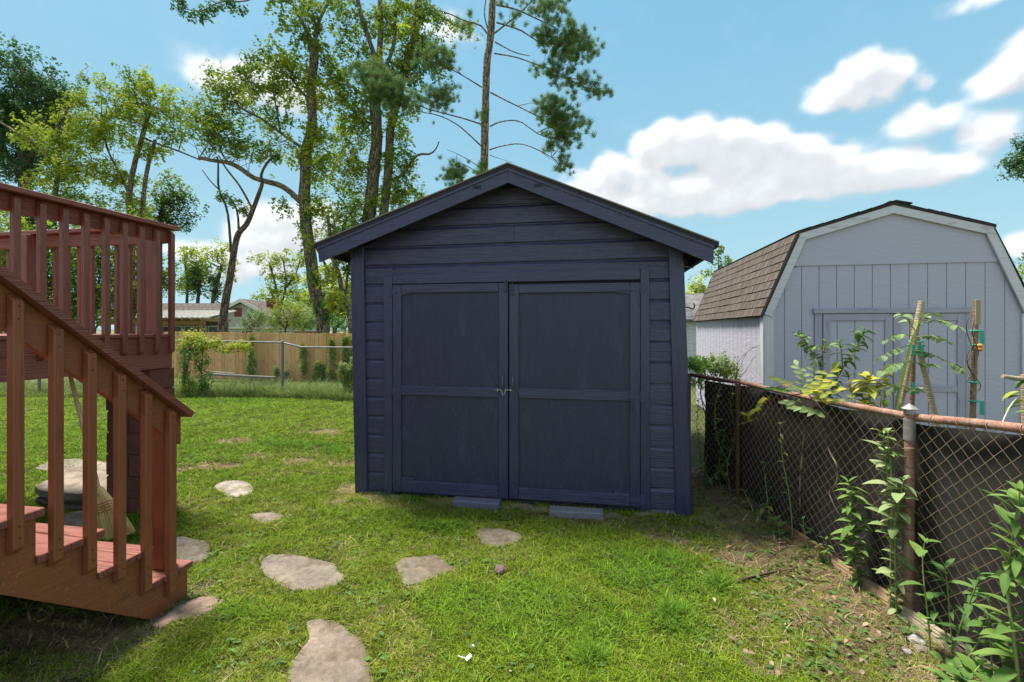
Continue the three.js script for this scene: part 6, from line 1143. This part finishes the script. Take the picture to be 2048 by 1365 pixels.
{ // wisteria-like creeper over the rail: feathered leaves, green and yellow
  rnd = mulberry(940); const f = onF(1580, 800); f.y = 0; const t = thing('creeper', 'creeper with feathered green and yellow leaves sprawling over the rusty rail', 'vine', f);
  part(t, 'stem', tube([f.clone().add(new V3(.1, -.02, 0)), onF(1600, 1000, 2.26), onF(1610, 870, 2.24), onF(1625, 800, 2.24), onF(1600, 780, 2.22), onF(1550, 775, 2.2), onF(1520, 790, 2.2)], [.008, .008, .007, .006, .005, .004, .003], 6, { step: .05 }), vineTan);
  const fr = (pts, mat, L, n = 11) => { const q = pts.map(([x, y, X]) => onF(x, y, X || 2.18)), c = new THREE.CatmullRomCurve3(q); part(t, 'leaf_stalk', tube(q, q.map((_, i) => mix(.003, .0015, i / (q.length - 1))), 4, { step: .03 }), stemGreen); for (let i = 0; i < n; i++) { const u = .15 + .85 * i / (n - 1), p = c.getPoint(u), tg = c.getTangent(u), s = i % 2 ? 1 : -1, o = new V3().crossVectors(tg, new V3(.2, .3, 1).normalize()).normalize().multiplyScalar(s).addScaledVector(tg, .55).normalize(); addLeaf(t, 'oval', mat, p, i === n - 1 ? tg : o, L * rr(.8, 1.15) * (1 - .2 * u), rr(-.3, .3), new V3(-.3, .6, .75)); } };
  fr([[1598, 800], [1560, 806], [1576, 815], [1640, 832]].slice(0, 1).concat([[1592, 812], [1610, 818], [1636, 828]]), 'pale', .09); fr([[1600, 800], [1585, 806], [1573, 808]], 'pale', .075, 8);
  fr([[1540, 792], [1530, 802], [1520, 820]], 'gold', .075, 9); fr([[1522, 812], [1508, 826], [1482, 832]], 'gold', .08, 9); fr([[1516, 836], [1500, 842], [1474, 852]], 'olive', .06, 6);
  fr([[1600, 785], [1610, 760], [1596, 732]], 'pale', .075, 10); fr([[1606, 785], [1626, 765], [1630, 735]], 'pale', .075, 10); fr([[1620, 790], [1640, 768], [1665, 738]], 'gold', .085, 11); fr([[1615, 790], [1634, 780], [1660, 768]], 'gold', .08, 10); fr([[1600, 785], [1575, 765], [1545, 755]], 'olive', .07, 10); fr([[1590, 785], [1565, 780], [1535, 776]], 'fresh', .07, 10); fr([[1625, 795], [1650, 790], [1675, 780]], 'gold', .07, 9); fr([[1630, 800], [1655, 800], [1680, 800]], 'olive', .07, 8);
  fr([[1448, 838], [1440, 842], [1426, 846]], 'deep', .06, 8); fr([[1450, 858], [1440, 868], [1432, 880]], 'fresh', .06, 8);
}
// bare dead vines on the wire
rnd = mulberry(950);
const vine = (label, pts, r, X = 2.23) => { const P = pts.map(([x, y]) => onF(x, y, X)); const f = P[P.length - 1].clone(); f.y = 0; single('dead_vine', tube(P, P.map((_, i) => r * mix(1, .6, i / P.length)), 6, { step: .025, rough: .3 }), vineTan, label, 'vine', f, 'dead vines on the fence'); };
vine('thick bare tan vine zigzagging down the screen from the creeper', [[1630, 798], [1640, 815], [1656, 836], [1650, 870], [1660, 905], [1674, 932], [1674, 965], [1660, 985], [1668, 1010], [1678, 1028]], .006);
vine('thin bare vine arching from the rail toward the far post', [[1612, 786], [1585, 792], [1560, 805], [1535, 825], [1510, 845], [1496, 880]], .0045);
vine('thin hanging bare vine beside the far post', [[1466, 790], [1468, 830], [1474, 860], [1466, 890], [1456, 915], [1454, 945], [1462, 955]], .004);
vine('thin drooping bare vine left of the thick one', [[1540, 800], [1541, 840], [1546, 860], [1552, 880]], .0035);
{ // ivy heap at the far end of the fence, in front of the grey shed wall
  rnd = mulberry(955); const f = at(1440, HORIZON, 6.3); f.y = 0; const t = thing('ivy_bush', 'mixed ivy and leafy bush beyond the far end of the wire fence', 'bush', f); const l = [[], []], st = [];
  for (const [px, py, rx, ry, tone, n] of [[1410, 735, 36, 14, 'ivy', 70], [1440, 730, 30, 18, 'sage', 80], [1460, 745, 26, 16, 'mid', 60], [1390, 730, 20, 14, 'ivy', 40], [1400, 760, 20, 24, 'ivy', 40]]) for (let i = 0; i < n; i++) { const v = randDir().multiplyScalar(Math.cbrt(rnd())), p = at(px + v.x * rx, py + v.y * ry, 6.4 + v.z * .25), s = rr(.4, .7); l[i % 2].push({ p, q: rq(), s: new V3(s, s, s), c: tint(tone) }); }
  for (let i = 0; i < 14; i++) { const a = f.clone().add(new V3(rr(-.15, .15), 0, rr(-.1, .1))); st.push(tube([a, at(1440 + rr(-40, 30), 780, 6.4), at(1440 + rr(-60, 40), rr(715, 745), 6.4 + rr(-.2, .2))], [.009, .007, .003], 5, { step: .1 })); }
  for (const [x1, y1, x2, y2] of [[1480, 720, 1560, 695], [1478, 740, 1530, 700], [1490, 745, 1545, 712]]) st.push(tube([f.clone(), at(1470, 770, 6.2), at(x1, y1, 6.1), at((x1 + x2) / 2, y2 - 4, 6.05), at(x2, y2, 6)], [.006, .005, .004, .003, .002], 4, { step: .06 }));
  part(t, 'stem', merge(st), vineTan, 'stuff'); l.forEach((q, i) => instances(t, 'foliage', smallSprays[i], crownMat, q));
}

// ================= small things on the ground =================
{
  rnd = mulberry(960);
  const stick = (pts, r, label) => { const P = pts.map(([x, y, h = .015]) => { const p = gp(x, y); p.y = lawnY(p.x, p.z) + h; return p; }); single('fallen_branch', tube(P, P.map((_, i) => r * mix(1, .5, i / (P.length - 1))), 7, { step: .04, rough: .3 }), std({ color: lin(.26, .19, .11), map: T_bark, roughness: .9 }), label, 'branch', P[0].clone().setY(0)); };
  stick([[1466, 1176, .02], [1510, 1168, .03], [1550, 1158, .03], [1590, 1146, .02]], .010, 'thick fallen stick lying on the bare strip beside the fence');
  stick([[1448, 1158], [1470, 1185], [1500, 1220], [1528, 1255]], .006, 'thin dark twig lying across the thick stick');
  stick([[1570, 1158], [1620, 1168], [1680, 1174]], .006, 'thin twig lying toward the fence beyond the thick stick');
  stick([[1532, 1162, .02], [1545, 1135, .06], [1600, 1120, .09], [1660, 1124, .06], [1712, 1140, .02]], .0045, 'thin arching tan stem looping to the fence weeds');
  stick([[540, 945], [600, 948], [650, 953], [690, 955]], .010, 'straight dark stick lying in the lawn left of the shed');
  const clod = gp(1000, 1152), g = new THREE.IcosahedronGeometry(.03, 3), q = g.attributes.position; for (let i = 0; i < q.count; i++) { const v = new V3().fromBufferAttribute(q, i), k = 1 + (fbm(v.x * 60 + 5, v.y * 60 + v.z * 50, 6, 3) - .5) * .9; q.setXYZ(i, v.x * k * 1.2, v.y * k * .85, v.z * k); } g.computeVertexNormals(); g.translate(clod.x, .04, clod.z); single('clod', g, std({ color: lin(.30, .2, .16), map: T_blotch, bumpMap: T_fineB, bumpScale: .006, roughness: 1 }), 'brown clod of earth lying on the lawn', 'clod', new V3(clod.x, 0, clod.z));
  const sc = gp(937, 1336); const paper = merge([(() => { const k = cbox(-.016, .016, 0, .002, -.011, .011, .0005); k.rotateZ(.5); k.rotateY(.7); k.translate(sc.x, .05, sc.z); return k; })(), (() => { const k = cbox(-.03, .012, 0, .002, -.002, .002, .0005); k.rotateZ(.1); k.rotateY(-.4); k.translate(sc.x - .03, .045, sc.z); return k; })()]); single('paper_scrap', paper, std({ color: lin(.8, .8, .8), roughness: .6 }), 'torn white scrap of paper in the grass', 'litter', new V3(sc.x, 0, sc.z));
  const s2 = gp(946, 1312), k2 = cbox(-.006, .006, 0, .002, -.005, .005, .0005); k2.rotateZ(-.3); k2.translate(s2.x, .05, s2.z); single('paper_scrap', k2, std({ color: lin(.8, .8, .78), roughness: .6 }), 'tiny white paper flake above the torn scrap', 'litter', new V3(s2.x, 0, s2.z));
  // dry leaves
  const dl = leafGeo(.55, .5, .5, 3).toNonIndexed(), list = [], dm = std({ color: 0xffffff, roughness: .85, side: THREE.DoubleSide });
  for (let i = 0; i < 900; i++) { let p; if (i < 640) { const px = rr(1390, 1780), py = rr(985, 1365); p = gp(px, py); const f = offFence(p.x, p.z); if (f < .04 || f > 1.2 * rnd() + .2) continue; } else { const d = rr(1.9, 7), X = rr(-1, 1) * d; p = new V3(X * CP - d * SP, 0, -X * SP - d * CP); if (offFence(p.x, p.z) < .05 || (p.z < -4.15 && p.x > -2.4) || onStone(p.x, p.z)) continue; if (rnd() < .6) continue; }
    p.y = lawnY(p.x, p.z) + rr(.012, .035); const s = rr(.014, .045); if (rnd() < .35) continue; list.push({ p, q: new THREE.Quaternion().setFromEuler(new THREE.Euler(-1.57 + rr(-.5, .5), rr(0, 6.28), rr(0, 6.28), 'YXZ')), s: new V3(s, s, s), c: lin(.22, .13, .075).lerp(lin(.34, .25, .17), rnd()).multiplyScalar(rr(.5, 1.1)) }); }
  instances(null, 'leaf_litter', dl, dm, list, { label: 'brown dead leaves scattered along the fence and lawn', category: 'leaves' });
  // broadleaf seedlings in the weedy strip and lawn
  const sg = spray(6, .05, .6, .05, 77, 0), wl = []; rnd = mulberry(961);
  for (let i = 0; i < 900; i++) { const px = rr(380, 1800), py = rr(1000, 1365), p = gp(px, py), f = offFence(p.x, p.z); if (f < .05 || onStone(p.x, p.z) || (p.z < -4.15 && p.x > -2.4 && p.x < .9)) continue; if (f > .9 && rnd() < .75) continue; p.y = lawnY(p.x, p.z) + .012; const s = rr(.5, 1.1); wl.push({ p, q: new THREE.Quaternion().setFromEuler(new THREE.Euler(rr(-.3, .3), rr(0, 6.28), rr(-.3, .3))), s: new V3(s, s * .6, s), c: lin(.12, .24, .05).multiplyScalar(rr(.6, 1.3)) }); }
  instances(null, 'lawn_weeds', sg, crownMat, wl, { label: 'small broad-leaved weeds and clover in the lawn', category: 'weeds' });
  // grass clippings stuck to the shed doors and to the stair stringer
  const cg = cbox(-.5, .5, -.06, .06, -.02, .02, .005), cl = []; rnd = mulberry(962);
  for (let i = 0; i < 900; i++) { const y = .03 + 1.2 * Math.pow(rnd(), 2.6), x = rr(-2.3, .84), s = rr(.005, .016), rail = rnd() < .2; const onFrame = (x > -2.2 && x < .7) ? .0255 : .027; cl.push({ p: new V3(x, rail ? [1.106, .172, .148][i % 3] : y, -4.22 + (rail ? rr(.008, .02) : onFrame)), q: new THREE.Quaternion().setFromEuler(new THREE.Euler(0, 0, rail ? rr(-.15, .15) : rr(0, 3.14))), s: new V3(s, s, s), c: lin(.30, .27, .12).lerp(lin(.13, .16, .08), rnd()) }); }
  for (let i = 0; i < 240; i++) { const z = rr(-2.4, -1.5), y = Math.max(.02, (z + 2.19) * .79) + rr(.01, .2), s = rr(.004, .013); cl.push({ p: new V3(-2.4585, y, z), q: new THREE.Quaternion().setFromEuler(new THREE.Euler(0, Math.PI / 2, rr(0, 3.14), 'YXZ')), s: new V3(s, s, s), c: lin(.36, .32, .14) }); }
  instances(null, 'grass_clippings', cg, std({ color: 0xffffff, roughness: .9 }), cl, { label: 'dried grass clippings stuck to the shed doors and stair stringer', category: 'clippings' });
  // straw drifts against the shed
  const sp = []; for (let i = 0; i < 60; i++) { const x0 = 0; const pts = [new V3(rr(-.07, .07), 0, rr(-.03, .03)), new V3(rr(-.05, .05), rr(.01, .045), rr(-.03, .03)), new V3(rr(-.1, .1), rr(0, .05), rr(-.04, .04))]; sp.push(tube(pts, [.0012, .0012, .0008], 3, { cap: false })); }
  const sgm = merge(sp), sl = []; rnd = mulberry(963);
  for (let i = 0; i < 130; i++) { const x = rr(-2.5, 1.0), z = -4.17 + rr(-.01, .12) + (x < -2.3 ? rr(-.2, .2) : 0), s = rr(.6, 1.2); if (fbm(x * 3.1, 5, 77, 2) < .5 && x > -2.3) continue; sl.push({ p: new V3(x, lawnY(x, z) + .004, z), q: new THREE.Quaternion().setFromEuler(new THREE.Euler(0, rr(-.4, .4), 0)), s: new V3(s * 1.1, s * rr(.3, .8), s * 1.1), c: lin(.40, .33, .18).lerp(lin(.26, .2, .1), rnd()) }); }
  for (let i = 0; i < 240; i++) { const px = rr(1380, 1800), py = rr(985, 1365), p = gp(px, py), f = offFence(p.x, p.z); if (f < .04 || f > .35 + rnd() * .8 || (p.z < -4.15 && p.x < .95)) continue; const s = rr(.5, 1.3); sl.push({ p: new V3(p.x, lawnY(p.x, p.z) + .006, p.z), q: new THREE.Quaternion().setFromEuler(new THREE.Euler(0, rr(0, 6.28), 0)), s: new V3(s, s * .35, s), c: lin(.30, .23, .13).lerp(lin(.14, .10, .06), rnd()) }); }
  instances(null, 'straw', sgm, std({ color: 0xffffff, roughness: .95 }), sl, { label: 'loose straw and clippings drifted along the shed foot and the wire fence', category: 'straw' });
}

renderer.render(scene, camera);
